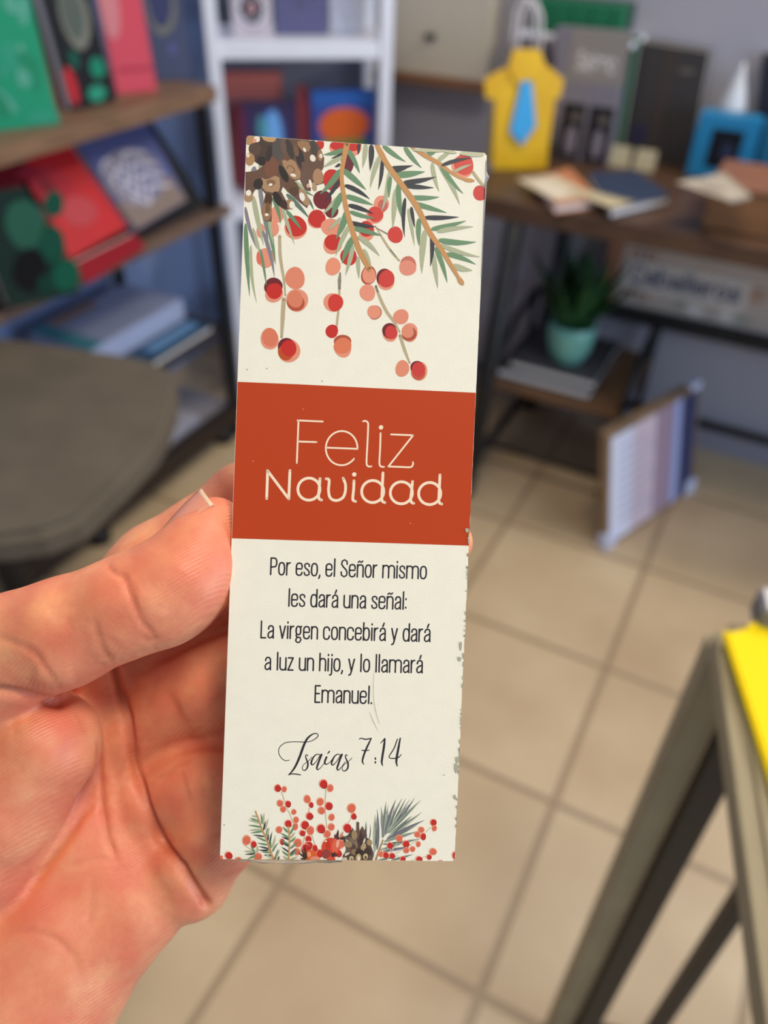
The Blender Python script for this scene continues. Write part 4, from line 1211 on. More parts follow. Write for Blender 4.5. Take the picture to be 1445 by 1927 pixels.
def dots(ink, rows):
    for k, cx_, cy_, rx, ry in rows:
        if k == 'r':
            ink.ell(cx_ - 3, cy_ - 4, rx * 1.08, ry * 1.06, '#efa08c'); ink.ell(cx_ + rx * .1, cy_ + ry * .08, rx * .95, ry * .94, '#8f2a2c'); ink.ell(cx_, cy_, rx * .9, ry * .9, '#c8322a')
        else:
            ink.ell(cx_, cy_, rx, ry, '#ea9478'); ink.ell(cx_ + 2, cy_ + 4, rx * .82, ry * .8, '#de6e52')


dots(ink, [('r', 677, 203, 36, 42), ('p', 750, 213, 31, 37), ('p', 705, 372, 38, 42), ('r', 797, 382, 33, 38), ('p', 740, 440, 35, 39), ('p', 862, 470, 31, 34), ('p', 888, 560, 35, 39), ('r', 800, 605, 38, 42), ('p', 880, 635, 33, 46),
           ('p', 697, 672, 38, 43), ('p', 1012, 325, 41, 49), ('r', 1058, 392, 27, 33), ('r', 1042, 520, 40, 42), ('r', 990, 620, 44, 48), ('p', 1052, 680, 45, 53), ('r', 962, 712, 33, 33), ('r', 1030, 780, 35, 40),
           ('r', 1195, 155, 44, 52), ('p', 1272, 200, 38, 45), ('p', 1160, 355, 43, 47), ('r', 1258, 405, 42, 46), ('p', 1175, 455, 43, 45), ('p', 1290, 530, 36, 43), ('p', 1288, 640, 41, 43), ('r', 1172, 662, 46, 52), ('p', 1243, 720, 43, 45),
           ('p', 330, 790, 50, 58), ('r', 412, 838, 32, 38), ('r', 130, 965, 42, 42), ('p', 45, 985, 22, 24), ('p', 910, 820, 46, 53), ('r', 735, 810, 26, 36), ('r', 1035, 850, 45, 45), ('r', 1000, 880, 42, 48), ('r', 1160, 940, 38, 45),
           ('r', 1105, 880, 30, 38), ('p', 460, 975, 50, 44), ('p', 905, 920, 40, 44), ('p', 1405, 830, 44, 46), ('r', 1370, 940, 40, 44), ('p', 240, 1000, 36, 18)])
ink.build('bottom_berry_print', bk, m_cink)

ink = Ink(E6, z0=9.2e-05, step=5e-7, clampbox=CB)
NE = ink.needle
for c, x0, y0, x1, y1 in (
        (SG, 450, 525, 385, 515), (GR, 465, 578, 366, 538), (SG, 470, 598, 346, 562), (GR, 492, 645, 348, 623), (SG, 500, 672, 358, 680), (GR, 515, 690, 373, 710), (CHR, 530, 750, 398, 732), (GR, 550, 802, 438, 753), (GR, 565, 843, 453, 823), (CHR, 582, 885, 468, 860), (CHR, 585, 900, 458, 900),
        (GR, 602, 932, 498, 923), (CHR, 615, 960, 528, 962), (SG, 620, 990, 540, 940), (SG, 640, 1015, 560, 1005), (GR, 505, 605, 491, 488), (SG, 520, 612, 530, 478), (SG, 540, 672, 579, 543), (CHR, 518, 682, 544, 568), (GR, 550, 745, 568, 648), (SG, 560, 750, 592, 640), (CHR, 570, 802, 580, 706), (CHR, 590, 835, 619, 692),
        (GR, 605, 885, 608, 778), (SG, 620, 872, 659, 733), (GR, 625, 922, 692, 818), (CHR, 648, 1008, 688, 888), (SG, 665, 1003, 716, 888), (CHR, 688, 1018, 706, 968)):
    NE(x0, y0, x1, y1, 22 if c != CHR else 18, c)
ink.stroke([(430, 463), (460, 540), (490, 625), (525, 710), (560, 790), (600, 900), (642, 1018)], [14, 16, 16, 17, 18, 20, 22], TAN)
ink.build('left_small_branch_print', bk, m_cink)
ink = Ink(E6, z0=0.00011, step=5e-7, clampbox=CB)
NE = ink.needle
for c, x0, y0, x1, y1 in (
        (GR, 795, 702, 738, 638), (GR, 805, 765, 713, 708), (CHR, 815, 782, 727, 748), (GR, 812, 842, 713, 788), (CHR, 810, 858, 743, 823), (CHR, 806, 922, 727, 868), (GR, 802, 962, 733, 908), (SG, 800, 1012, 745, 968), (GR, 818, 722, 873, 608), (SG, 825, 765, 884, 698), (GR, 823, 812, 890, 748),
        (GR, 823, 885, 905, 808), (CHR, 825, 950, 896, 882), (GR, 825, 968, 915, 895), (SG, 820, 1012, 918, 972), (GR, 430, 938, 378, 848), (CHR, 425, 940, 312, 948), (SG, 410, 925, 305, 915), (SG, 450, 930, 455, 845), (GR, 440, 960, 345, 1000)):
    NE(x0, y0, x1, y1, 24 if c != CHR else 18, c)
ink.stroke([(800, 628), (812, 720), (816, 820), (808, 1018)], [14, 16, 17, 18], TAN)
ink.build('upright_small_branch_print', bk, m_cink)

ink = Ink(E6, z0=0.00012, step=5e-7, clampbox=CB)
ink.ell(1060, 965, 74, 66, '#de6236'); ink.ell(1110, 1000, 60, 26, '#e8957a')
for x0, y0, x1, y1 in ((1010, 1000, 915, 925), (1015, 990, 950, 880), (1010, 1000, 985, 850), (1005, 1005, 940, 995)):
    ink.needle(x0, y0, x1, y1, 24, '#4a342a')
ink.ell(1040, 950, 22, 30, '#f0a070')
ink.ell(1283, 880, 105, 118, '#d84a32', wob=.02); ink.ell(1340, 850, 42, 90, '#e2684c', 8); ink.ell(1362, 830, 18, 44, '#f0a890', 8); ink.ell(1235, 945, 52, 52, '#97463c'); ink.ell(1250, 840, 26, 60, '#c83a2a', -6)
ink.ell(1228, 800, 14, 10, '#f4d8c8'); ink.ell(1290, 1000, 50, 24, '#d85440')
for x0, y0, x1, y1, c in ((1345, 775, 1368, 668, '#4e2c34'), (1350, 775, 1430, 735, '#5a3a3a'), (1385, 770, 1425, 690, '#c98468'), (1340, 770, 1330, 720, '#6a3a3c'), (1390, 775, 1445, 755, '#4e3232'),
                          (1320, 970, 1290, 930, '#4a3030'), (1320, 972, 1330, 915, '#4a3030'), (1322, 972, 1370, 940, '#5a3a36'), (1318, 975, 1300, 960, '#3c2828')):
    ink.needle(x0, y0, x1, y1, 30, c)
ink.build('pomegranate_print', bk, m_cink)

ink = Ink(F6, z0=0.0001, step=5e-7, clampbox=CB)
ink.poly([(60, 1040), (70, 960), (110, 900), (60, 760), (120, 735), (175, 650), (215, 740), (220, 580), (250, 590), (248, 700), (285, 630), (310, 690), (335, 760), (390, 790), (385, 850), (410, 920), (405, 1040)], '#5a463d')
for x0, y0, x1, y1, w_, c in ((235, 780, 232, 575, 36, '#6d554b'), (215, 790, 168, 645, 40, '#65504a'), (305, 740, 288, 632, 30, '#6d5650'), (160, 800, 75, 745, 34, '#6a5855'), (230, 840, 130, 750, 40, '#7d6a5c'), (330, 760, 320, 650, 26, '#5a4a44'),
                              (90, 960, 150, 930, 30, '#d8c8b4'), (150, 830, 95, 780, 26, '#d9cab4'), (300, 820, 318, 760, 20, '#e2d6c4'), (225, 880, 205, 760, 24, '#8d7560')):
    ink.needle(x0, y0, x1, y1, w_, c)
for x, y, rx, ry, c in ((195, 730, 32, 56, '#a08563'), (128, 835, 46, 40, '#9a8060'), (198, 922, 38, 34, '#8d7352'), (300, 868, 30, 50, '#b39a72'), (368, 815, 32, 36, '#a98e66'), (270, 780, 24, 70, '#4a3b36'), (255, 930, 50, 40, '#42342f'), (345, 920, 44, 44, '#4a3a34'),
                        (130, 900, 30, 30, '#6f594a'), (165, 1000, 26, 30, '#d6bf94'), (168, 1006, 14, 20, '#8d7350'), (245, 985, 30, 42, '#c2a678'), (248, 995, 14, 28, '#e6d9be'), (325, 975, 26, 36, '#cfb78a'), (326, 985, 12, 20, '#5a4638'), (90, 1005, 30, 22, '#cdbba2'), (380, 990, 20, 30, '#6a5646')):
    ink.ell(x, y, rx, ry, c)
ink.build('small_pine_cone_print', bk, m_cink)

ink = Ink(F6, z0=3e-05, step=5e-7, clampbox=CB)
for p_ in ([(152, 548), (122, 608)], [(1058, 648), (1000, 702)], [(685, 820), (620, 920), (560, 1030)], [(1040, 965), (930, 1000), (820, 1028)], [(940, 770), (820, 850), (640, 960)], [(605, 880), (615, 960)]):
    ink.stroke(p_, 9, '#d3bfa0')
dots(ink, [('p', 160, 428, 50, 58), ('r', 187, 522, 31, 37), ('r', 115, 655, 46, 50), ('r', 1090, 592, 35, 39), ('p', 1100, 655, 31, 35), ('p', 952, 672, 37, 37), ('p', 908, 725, 37, 37), ('r', 975, 750, 32, 40), ('p', 920, 835, 29, 35), ('r', 782, 835, 38, 40),
           ('p', 785, 905, 35, 37), ('p', 855, 890, 33, 35), ('p', 703, 768, 41, 41), ('r', 600, 852, 34, 36), ('p', 500, 948, 33, 37), ('r', 553, 960, 33, 37), ('r', 625, 970, 33, 34), ('r', 748, 1005, 30, 32), ('r', 932, 1008, 36, 35), ('p', 1088, 920, 43, 43),
           ('r', 1045, 982, 28, 30), ('r', 1332, 965, 24, 42), ('p', 1175, 1030, 28, 16), ('p', 40, 840, 40, 50)])
ink.build('right_berry_print', bk, m_cink)

# wear on the card: rubbed chips along its edges, a pale scratch, two specks
ink = Ink(card_xy, z0=0.00015, step=5e-7, clampbox=CB)
random.seed(11)
for x, y, rx, ry, r in ((793, 282, 20, 4, 4), (815, 283, 12, 3, 4), (840, 285, 14, 3, 4), (885, 288, 20, 7, 6), (870, 287, 10, 5, 0)):
    ink.ell(x, y, rx, ry, '#c2bf9e', r, wob=.15)
for k in range(46):
    y = 1000 + 600 * random.random(); x = 884 - (y - 1000) * .0345
    ink.ell(x - 1.5, y, random.uniform(.6, 1.6), random.uniform(1.5, 4.5), random.choice(['#a8a58c', '#8f8d7c', '#c3bea2']), 0, wob=.2)
for x, y, h in ((871, 1215, 7), (867, 1430, 7), (865, 1445, 11), (881, 998, 5), (863, 1500, 4), (869, 1240, 5)):
    ink.ell(x - 2, y, 3, h, '#b0ad97', 0, wob=.2)
ink.stroke([(707, 1262), (706, 1290), (707, 1318), (712, 1342), (718, 1362)], [.5, .9, .9, .9, .5], '#cfc7ab')
ink.stroke([(700, 1340), (706, 1355), (716, 1376)], [.5, 1.6, .5], '#dfd8bd')
for x, y in ((463, 695), (500, 693), (428, 1552), (840, 1458), (569, 770), (604, 717), (772, 985), (475, 868)):
    ink.ell(x, y, 1.1, .9, '#8d8878' if y < 720 or y > 1000 else '#e8b090', 0)
ink.build('edge_wear', bk, m_cink)

# clear wrapper: a puffed fold under the bottom edge and a thin fin along the right edge
m_film = D.materials.new('clear_wrapper_film'); m_film.use_nodes = True
_nt = m_film.node_tree
_gl = _nt.nodes.new('ShaderNodeBsdfGlossy'); _gl.inputs['Roughness'].default_value = .12
_tr = _nt.nodes.new('ShaderNodeBsdfTransparent'); _tr.inputs[0].default_value = (.97, .97, .95, 1)
_fr = _nt.nodes.new('ShaderNodeLayerWeight'); _fr.inputs[0].default_value = .2
_mx = _nt.nodes.new('ShaderNodeMixShader')
_nt.links.new(_fr.outputs['Fresnel'], _mx.inputs[0]); _nt.links.new(_tr.outputs[0], _mx.inputs[1]); _nt.links.new(_gl.outputs[0], _mx.inputs[2])
_df = _nt.nodes.new('ShaderNodeBsdfDiffuse'); _df.inputs[0].default_value = (.8, .78, .7, 1)
_m2 = _nt.nodes.new('ShaderNodeMixShader'); _m2.inputs[0].default_value = .22
_nt.links.new(_mx.outputs[0], _m2.inputs[1]); _nt.links.new(_df.outputs[0], _m2.inputs[2])
_nt.links.new(_m2.outputs[0], _nt.nodes['Material Output'].inputs[0])
mb = MB()
edge = [(455, 1616, 1618), (475, 1617, 1622), (500, 1618, 1626), (525, 1618, 1627), (542, 1618, 1629), (558, 1618, 1627), (575, 1618, 1628), (600, 1619, 1624), (625, 1620, 1622), (650, 1620, 1621.5)]
R0 = [mb.bm.verts.new((*card_xy(x, y - 1), .0006 + .0003 * (i % 2))) for i, (x, y, _) in enumerate(edge)]
R1 = [mb.bm.verts.new((*card_xy(x, (y + y2) / 2), .0009 - .0004 * (i % 2))) for i, (x, y, y2) in enumerate(edge)]
R2 = [mb.bm.verts.new((*card_xy(x, y2), -.0006)) for x, y, y2 in edge]
R3 = [mb.bm.verts.new((*card_xy(x, y - 1), -.0018)) for x, y, y2 in edge]
for A, B in ((R0, R1), (R1, R2), (R2, R3)):
    for i in range(len(edge) - 1):
        f = mb.bm.faces.new((A[i], A[i + 1], B[i + 1], B[i])); f.smooth = True
mb.build('wrapper_fold', m_film, bk).matrix_parent_inverse = Matrix.Identity(4)
mb = MB()
edge = [(909, 300, 909.5), (908, 322, 911), (908, 331, 916), (907, 342, 911), (906, 380, 909), (904, 450, 905.5), (902, 520, 903)]
R0 = [mb.bm.verts.new((*card_xy(x, y), .0006)) for x, y, _ in edge]
R1 = [mb.bm.verts.new((*card_xy(x2, y), -.0004)) for x, y, x2 in edge]
R2 = [mb.bm.verts.new((*card_xy(x, y), -.0018)) for x, y, _ in edge]
for A, B in ((R0, R1), (R1, R2)):
    for i in range(len(edge) - 1):
        f = mb.bm.faces.new((A[i], A[i + 1], B[i + 1], B[i])); f.smooth = True
mb.build('wrapper_fin', m_film, bk).matrix_parent_inverse = Matrix.Identity(4)

# ------------------------------------------------------------------ the hand (one continuous surface grown from tapered limbs)
# working frame: camera axes in cm, X right, Y up, Z towards the viewer
def hp(px, py, d):
    return np.array([(px - CX) / FPX * d, -(py - CY) / FPX * d, -d])


def cone_sdf(P, a, b, ra, rb):
    ab = b - a; L2 = ab @ ab
    t = np.clip(((P - a) @ ab) / L2, 0, 1)
    c = P - a - t[..., None] * ab
    return np.sqrt((c * c).sum(-1)) - (ra + (rb - ra) * t)


def smin(a, b, k):
    h = np.maximum(k - np.abs(a - b), 0) / k
    return np.minimum(a, b) - h * h * k * .25


GH = .062
G0 = np.array([-15.5, -17.5, -24.6]); G1 = np.array([2.6, 1.6, -14.6])
dims = np.ceil((G1 - G0) / GH).astype(int)
F = {}


def limb(field, pts, k):
    """pts: (px, py, depth cm, radius px) joints of a limb; smooth-joined to what is there"""
    J = [(hp(x, y, d), r / FPX * d) for x, y, d, r in pts]
    if field not in F:
        F[field] = np.full(dims, 9.0, np.float32)
    fld = F[field]
    for (a, ra), (b, rb) in zip(J, J[1:]):
        m = max(ra, rb) + 1.6
        lo = np.maximum(((np.minimum(a, b) - m - G0) / GH).astype(int), 0)
        hi = np.minimum(((np.maximum(a, b) + m - G0) / GH).astype(int) + 1, dims)
        if (hi <= lo).any():
            continue
        sl = tuple(slice(l, h) for l, h in zip(lo, hi))
        ax = [G0[i] + GH * np.arange(lo[i], hi[i]) for i in range(3)]
        P = np.stack(np.meshgrid(*ax, indexing='ij'), -1)
        fld[sl] = smin(fld[sl], cone_sdf(P, a, b, ra, rb).astype(np.float32), k)


# palm: metacarpals as a slab, the heel of the hand and the wrist
WR = (-420, 2080, 21.6, 215)
limb('palm', [(205, 1270, 21.4, 92), (-180, 1700, 21.4, 150), WR], .9)
limb('palm', [(222, 1390, 21.6, 90), (-120, 1760, 21.5, 150), WR], .9)
limb('palm', [(262, 1520, 21.6, 92), (-60, 1830, 21.4, 155), WR], .9)
limb('palm', [(298, 1648, 21.3, 88), (50, 1868, 20.9, 160), (-200, 2030, 21.2, 205), WR], .9)
limb('palm', [(150, 1560, 21.0, 70), (240, 1690, 20.9, 80)], .9)
limb('palm', [(90, 1760, 20.3, 90), (-60, 1880, 20.2, 130)], 1.2)
limb('palm', [WR, (-800, 2500, 22.5, 225)], 1.0)
# ball of the thumb
limb('palm', [(84, 1400, 19.0, 104), (-10, 1500, 19.2, 128), (-70, 1570, 19.6, 150), (-300, 1800, 20.8, 190)], .3)
# fingers going behind the card (index above the thumb)
limb('index', [(140, 1240, 21.6, 96), (300, 1080, 21.3, 92), (470, 957, 20.8, 84), (640, 930, 20.0, 74), (770, 975, 19.2, 66), (842, 1020, 18.62, 47)], .4)
limb('index', [(190, 1270, 21.9, 95), (320, 1195, 22.0, 86), (460, 1090, 21.6, 80)], .5)
limb('middle', [(230, 1385, 21.7, 88), (335, 1312, 21.2, 84), (420, 1290, 20.7, 86), (600, 1190, 20.0, 76), (740, 1130, 19.3, 66), (800, 1110, 19.0, 56)], .35)
limb('ring', [(275, 1510, 21.7, 88), (372, 1470, 21.0, 82), (470, 1440, 20.6, 82), (610, 1350, 20.0, 74), (730, 1300, 19.5, 64), (780, 1290, 19.3, 54)], .35)
limb('little', [(312, 1640, 21.5, 84), (352, 1640, 21.2, 84), (415, 1560, 20.6, 76), (520, 1470, 20.0, 66), (610, 1420, 19.7, 56), (650, 1400, 19.5, 46)], .35)
# thumb
limb('thumb', [(-60, 1275, 18.6, 104), (30, 1222, 18.2, 100), (120, 1190, 17.95, 98), (235, 1143, 17.8, 90), (292, 1120, 17.85, 86), (348, 1080, 17.95, 82), (383, 1035, 18.1, 68), (405, 985, 18.2, 50)], .45)
limb('thumb', [(330, 1120, 17.9, 78), (365, 1080, 18.0, 74)], .5)
limb('thumb', [(-60, 1275, 18.6, 108), (-190, 1420, 19.6, 140), (-300, 1700, 20.6, 170)], .8)

ax = [G0[i] + GH * np.arange(dims[i]) for i in range(3)]
# thumb pad pressed flat against the card's left edge; fingertip pressed against its right edge
n_edge = np.array([cxv @ CR, cxv @ CU, -(cxv @ CF)])
p_edge = np.array([(BL_ - CAM) @ CR, (BL_ - CAM) @ CU, -((BL_ - CAM) @ CF)]) * 100
pl_ = ((ax[0] - p_edge[0]) * n_edge[0])[:, None, None] + ((ax[1] - p_edge[1]) * n_edge[1])[None, :, None] + ((ax[2] - p_edge[2]) * n_edge[2])[None, None, :]
F['thumb'] = -smin(-F['thumb'], -(pl_ + .004).astype(np.float32), .12)
n_face = np.array([czv @ CR, czv @ CU, -(czv @ CF)])
p_face = np.array([(CARD_C - CAM) @ CR, (CARD_C - CAM) @ CU, -((CARD_C - CAM) @ CF)]) * 100
pf = ((ax[0] - p_face[0]) * n_face[0])[:, None, None] + ((ax[1] - p_face[1]) * n_face[1])[None, :, None] + ((ax[2] - p_face[2]) * n_face[2])[None, None, :]
p_er = p_edge + n_edge * CW * 100
per = -(((ax[0] - p_er[0]) * n_edge[0])[:, None, None] + ((ax[1] - p_er[1]) * n_edge[1])[None, :, None] + ((ax[2] - p_er[2]) * n_edge[2])[None, None, :])
cardbox = np.maximum(np.maximum(-pf - .18, per * 0 - 9), -per - .01).astype(np.float32)   # the card's body and everything in front of it
for k_ in ('index', 'middle', 'ring', 'little'):
    F[k_] = -smin(-F[k_], cardbox, .10)
hand = F['palm']
hand = smin(hand, F['index'], .5)
fing = smin(smin(F['middle'], F['ring'], .28), F['little'], .35)
hand = smin(hand, fing, .22)
hand = smin(hand, F['thumb'], .13)
del fing
F.clear()


def surface_nets(fld, org, h):
    s = fld < 0
    c = np.zeros(tuple(n - 1 for n in fld.shape), np.uint8)
    offs = [(i, j, k) for i in (0, 1) for j in (0, 1) for k in (0, 1)]
    sub = lambda a, o: a[o[0]:a.shape[0] - 1 + o[0], o[1]:a.shape[1] - 1 + o[1], o[2]:a.shape[2] - 1 + o[2]]
    for o in offs:
        c += sub(s, o)
    act = (c > 0) & (c < 8)
    idx = np.argwhere(act)
    lut = np.full(act.shape, -1, np.int64); lut[act] = np.arange(len(idx))
    val = {o: fld[idx[:, 0] + o[0], idx[:, 1] + o[1], idx[:, 2] + o[2]] for o in offs}
    acc = np.zeros((len(idx), 3)); cnt = np.zeros(len(idx))
    for o in offs:
        for d in range(3):
            if o[d] == 0:
                q = list(o); q[d] = 1; q = tuple(q)
                a, b = val[o], val[q]; m = (a < 0) != (b < 0)
                t = np.where(m, a / np.where(m, a - b, 1), 0)
                p = np.tile(np.array(o, float), (len(idx), 1)); p[:, d] = t
                acc[m] += p[m]; cnt[m] += 1
    V = org + h * (idx + acc / cnt[:, None])
    faces = []
    for d in range(3):
        u, w = [(1, 2), (2, 0), (0, 1)][d]
        sa = np.take(s, range(0, s.shape[d] - 1), d); sb = np.take(s, range(1, s.shape[d]), d)
        e = np.argwhere(sa != sb)
        e = e[(e[:, u] > 0) & (e[:, w] > 0) & (e[:, u] < s.shape[u] - 1) & (e[:, w] < s.shape[w] - 1)]
        inside = sa[e[:, 0], e[:, 1], e[:, 2]]
        q = []
        for du, dw in ((1, 1), (0, 1), (0, 0), (1, 0)):
            p = e.copy(); p[:, u] -= du; p[:, w] -= dw
            q.append(lut[p[:, 0], p[:, 1], p[:, 2]])
        q = np.stack(q, 1)
        q[~inside] = q[~inside][:, ::-1]
        faces.append(q)
    return V, np.concatenate(faces)


HV, HF = surface_nets(hand, G0, GH)
del hand


def relax(V, Fq, n, lam):
    for _ in range(n):
        a = np.zeros_like(V); c = np.zeros(len(V))
        for i in range(4):
            for j in ((i + 1) % 4, (i - 1) % 4):
                np.add.at(a, Fq[:, i], V[Fq[:, j]]); np.add.at(c, Fq[:, i], 1)
        V = V + lam * (a / c[:, None] - V)
    return V


def vnormals(V, Fq):
    n = np.cross(V[Fq[:, 2]] - V[Fq[:, 0]], V[Fq[:, 3]] - V[Fq[:, 1]])
    N = np.zeros_like(V)
    for i in range(4):
        np.add.at(N, Fq[:, i], n)
    return N / np.maximum(np.linalg.norm(N, axis=1)[:, None], 1e-12)


# keep the one connected body
lab = np.arange(len(HV))
while True:
    mn = lab[HF].min(1)
    l2 = lab.copy()
    for i in range(4):
        np.minimum.at(l2, HF[:, i], mn)
    l2 = l2[l2]
    if (l2 == lab).all():
        break
    lab = l2
main = np.bincount(lab).argmax(); keep = lab == main
remap = np.cumsum(keep) - 1
HF = remap[HF[keep[HF].all(1)]]; HV = HV[keep]
HV = relax(HV, HF, 3, .5)
HN = vnormals(HV, HF)


def pix(V):
    return np.stack([CX + FPX * V[:, 0] / -V[:, 2], CY - FPX * V[:, 1] / -V[:, 2]], 1)


PX = pix(HV)
facing = np.clip((HN * (-HV / np.linalg.norm(HV, axis=1)[:, None])).sum(1) * 2.5, 0, 1)
red = np.zeros(len(HV))


def seg_dist(P, pts):
    best = np.full(len(P), 1e9); tt = np.zeros(len(P)); n = len(pts) - 1
    for i, (a, b) in enumerate(zip(pts, pts[1:])):
        a = np.array(a, float); b = np.array(b, float); ab = b - a
        t = np.clip(((P - a) @ ab) / (ab @ ab), 0, 1)
        d = np.linalg.norm(P - a - t[:, None] * ab, axis=1)
        m = d < best; best[m] = d[m]; tt[m] = (i + t[m]) / n
    return best, tt


def crease(pts, width, depth, dlo=0, dhi=99, tint=.6, ends=True):
    """fold in the skin: width in picture px at the hand's distance, depth cm (negative = ridge)"""
    global HV
    d, t = seg_dist(PX, pts)
    w = np.exp(-(d / width) ** 2) * facing * ((-HV[:, 2] > dlo) & (-HV[:, 2] < dhi))
    if ends:
        w = w * np.clip(np.minimum(t, 1 - t) * 6, 0, 1)
    HV = HV - HN * (w * depth)[:, None]
    red[:] = np.maximum(red, w * tint) if depth > 0 else red


# thumb: joint folds, base fold
crease([(226, 1066), (236, 1092), (250, 1130), (268, 1172), (300, 1208)], 6, .045, tint=.5)
crease([(200, 1060), (210, 1074), (236, 1092)], 5, .05, tint=.5)
crease([(245, 1105), (285, 1140), (300, 1175)], 24, -.025)
crease([(176, 1160), (182, 1190), (196, 1225), (215, 1252)], 6, .03, tint=.4)
crease([(270, 1195), (278, 1208), (300, 1200)], 5, .03, tint=.4)
crease([(-20, 1196), (20, 1206), (62, 1226), (90, 1262), (118, 1298)], 6, .03, tint=.35)
crease([(40, 1215), (75, 1240), (100, 1275)], 4, .02, tint=.3)
crease([(-40, 1296), (20, 1304), (70, 1314), (112, 1322), (135, 1308)], 9, .17, tint=.8, ends=False)
crease([(20, 1345), (30, 1370), (26, 1400)], 6, .015, tint=.3); crease([(60, 1335), (68, 1360)], 5, .012, tint=.2)
crease([(140, 1335), (155, 1360), (162, 1385)], 6, .02, tint=.3)
crease([(60, 1268), (100, 1278), (140, 1270)], 26, -.05)
# heart line and the folds of the palm
crease([(205, 1225), (226, 1300), (240, 1350), (252, 1430), (272, 1510), (300, 1575), (345, 1640), (388, 1702)], 7.5, .2, dlo=18.5, tint=.9, ends=False)
crease([(212, 1310), (226, 1400), (244, 1500), (268, 1570), (310, 1640), (350, 1700)], 17, -.06, dlo=18.5)
crease([(186, 1385), (189, 1450), (193, 1520), (204, 1580), (222, 1625)], 6, .075, dlo=18.8, tint=.6)
crease([(205, 1440), (208, 1510), (218, 1570)], 10, -.035, dlo=18.8)
crease([(190, 1500), (150, 1545), (100, 1620), (40, 1690)], 6, .05, dlo=18.8, tint=.5)
crease([(168, 1560), (120, 1620), (70, 1690)], 13, -.03, dlo=18.8)
crease([(20, 1690), (80, 1640), (140, 1560), (185, 1470), (190, 1400)], 7, .05, dlo=18.9, tint=.5)
crease([(0, 1752), (60, 1750), (110, 1768), (140, 1800), (156, 1850)], 7, .022, tint=.35)
crease([(178, 1640), (172, 1700), (168, 1750)], 8, .014, tint=.3); crease([(120, 1630), (180, 1615), (230, 1622)], 6, .012, tint=.3)
crease([(214, 1475), (236, 1435), (246, 1400)], 5, .015, dlo=18.8, tint=.3); crease([(260, 1400), (300, 1350)], 5, .012, dlo=18.8, tint=.2)
crease([(300, 1475), (330, 1442), (365, 1430)], 6, .025, dlo=18.5, tint=.4); crease([(290, 1468), (325, 1455), (350, 1460)], 5, .015, dlo=18.5, tint=.3)
crease([(325, 1412), (380, 1407), (440, 1405)], 7, .05, dlo=18.5, tint=.5)
crease([(330, 1330), (375, 1310), (400, 1330)], 34, -.07, dlo=18.5); crease([(350, 1480), (395, 1470)], 34, -.06, dlo=18.5)
crease([(270, 1350), (290, 1300), (300, 1250)], 6, .02, dlo=18.5, tint=.3)
crease([(330, 1650), (380, 1590), (440, 1545)], 10, .02, dlo=18.5, tint=.3)
crease([(370, 1580), (395, 1570), (420, 1572)], 4, .015, dlo=18.5, tint=.2); crease([(360, 1600), (395, 1592), (425, 1600)], 4, .015, dlo=18.5, tint=.2)
_rw = random.Random(8)
for _ in range(26):
    x, y = _rw.uniform(20, 320), _rw.uniform(1090, 1250) if _rw.random() < .4 else _rw.uniform(1400, 1850)
    a = _rw.uniform(.6, 1.9); L = _rw.uniform(14, 34)
    crease([(x, y), (x + L * math.cos(a), y + L * math.sin(a))], 3.5, .010, tint=.18)
HV = relax(HV, HF, 1, .35)
# soft unevenness of flesh
HN = vnormals(HV, HF)
und = (np.sin(HV[:, 0] * 3.1 + HV[:, 1] * 1.7) * np.sin(HV[:, 1] * 2.7 - HV[:, 2] * 2.1) + .6 * np.sin(HV[:, 0] * 5.3 - HV[:, 1] * 4.1 + 1))
HV = HV + HN * (und * .011)[:, None]
PX = pix(HV)

# warmer, pinker skin where the photo shows it: fingertip pad, heel, creases
pinks = [(390, 1050, 70), (330, 1330, 80), (300, 1480, 70), (120, 1720, 110), (40, 1860, 90), (100, 1350, 60), (180, 1640, 60), (170, 1230, 60)]
pk = np.zeros(len(HV))
for x, y, r in pinks:
    pk = np.maximum(pk, .7 * np.exp(-((PX[:, 0] - x) ** 2 + (PX[:, 1] - y) ** 2) / r ** 2))

MH = Matrix(((CR[0], CU[0], -CF[0], CAM[0]), (CR[1], CU[1], -CF[1], CAM[1]), (CR[2], CU[2], -CF[2], CAM[2]), (0, 0, 0, 1)))
me = D.meshes.new('hand')
me.vertices.add(len(HV)); me.vertices.foreach_set('co', (HV / 100).astype(np.float32).ravel())
me.loops.add(HF.size); me.loops.foreach_set('vertex_index', HF.astype(np.int32).ravel())
me.polygons.add(len(HF)); me.polygons.foreach_set('loop_start', np.arange(0, HF.size, 4, dtype=np.int32))
me.update(); me.validate()
me.polygons.foreach_set('use_smooth', np.ones(len(me.polygons), bool))
at_ = me.attributes.new('flush', 'FLOAT', 'POINT'); at_.data.foreach_set('value', np.clip(pk, 0, 1).astype(np.float32))
at_ = me.attributes.new('fold', 'FLOAT', 'POINT'); at_.data.foreach_set('value', np.clip(red, 0, 1).astype(np.float32))


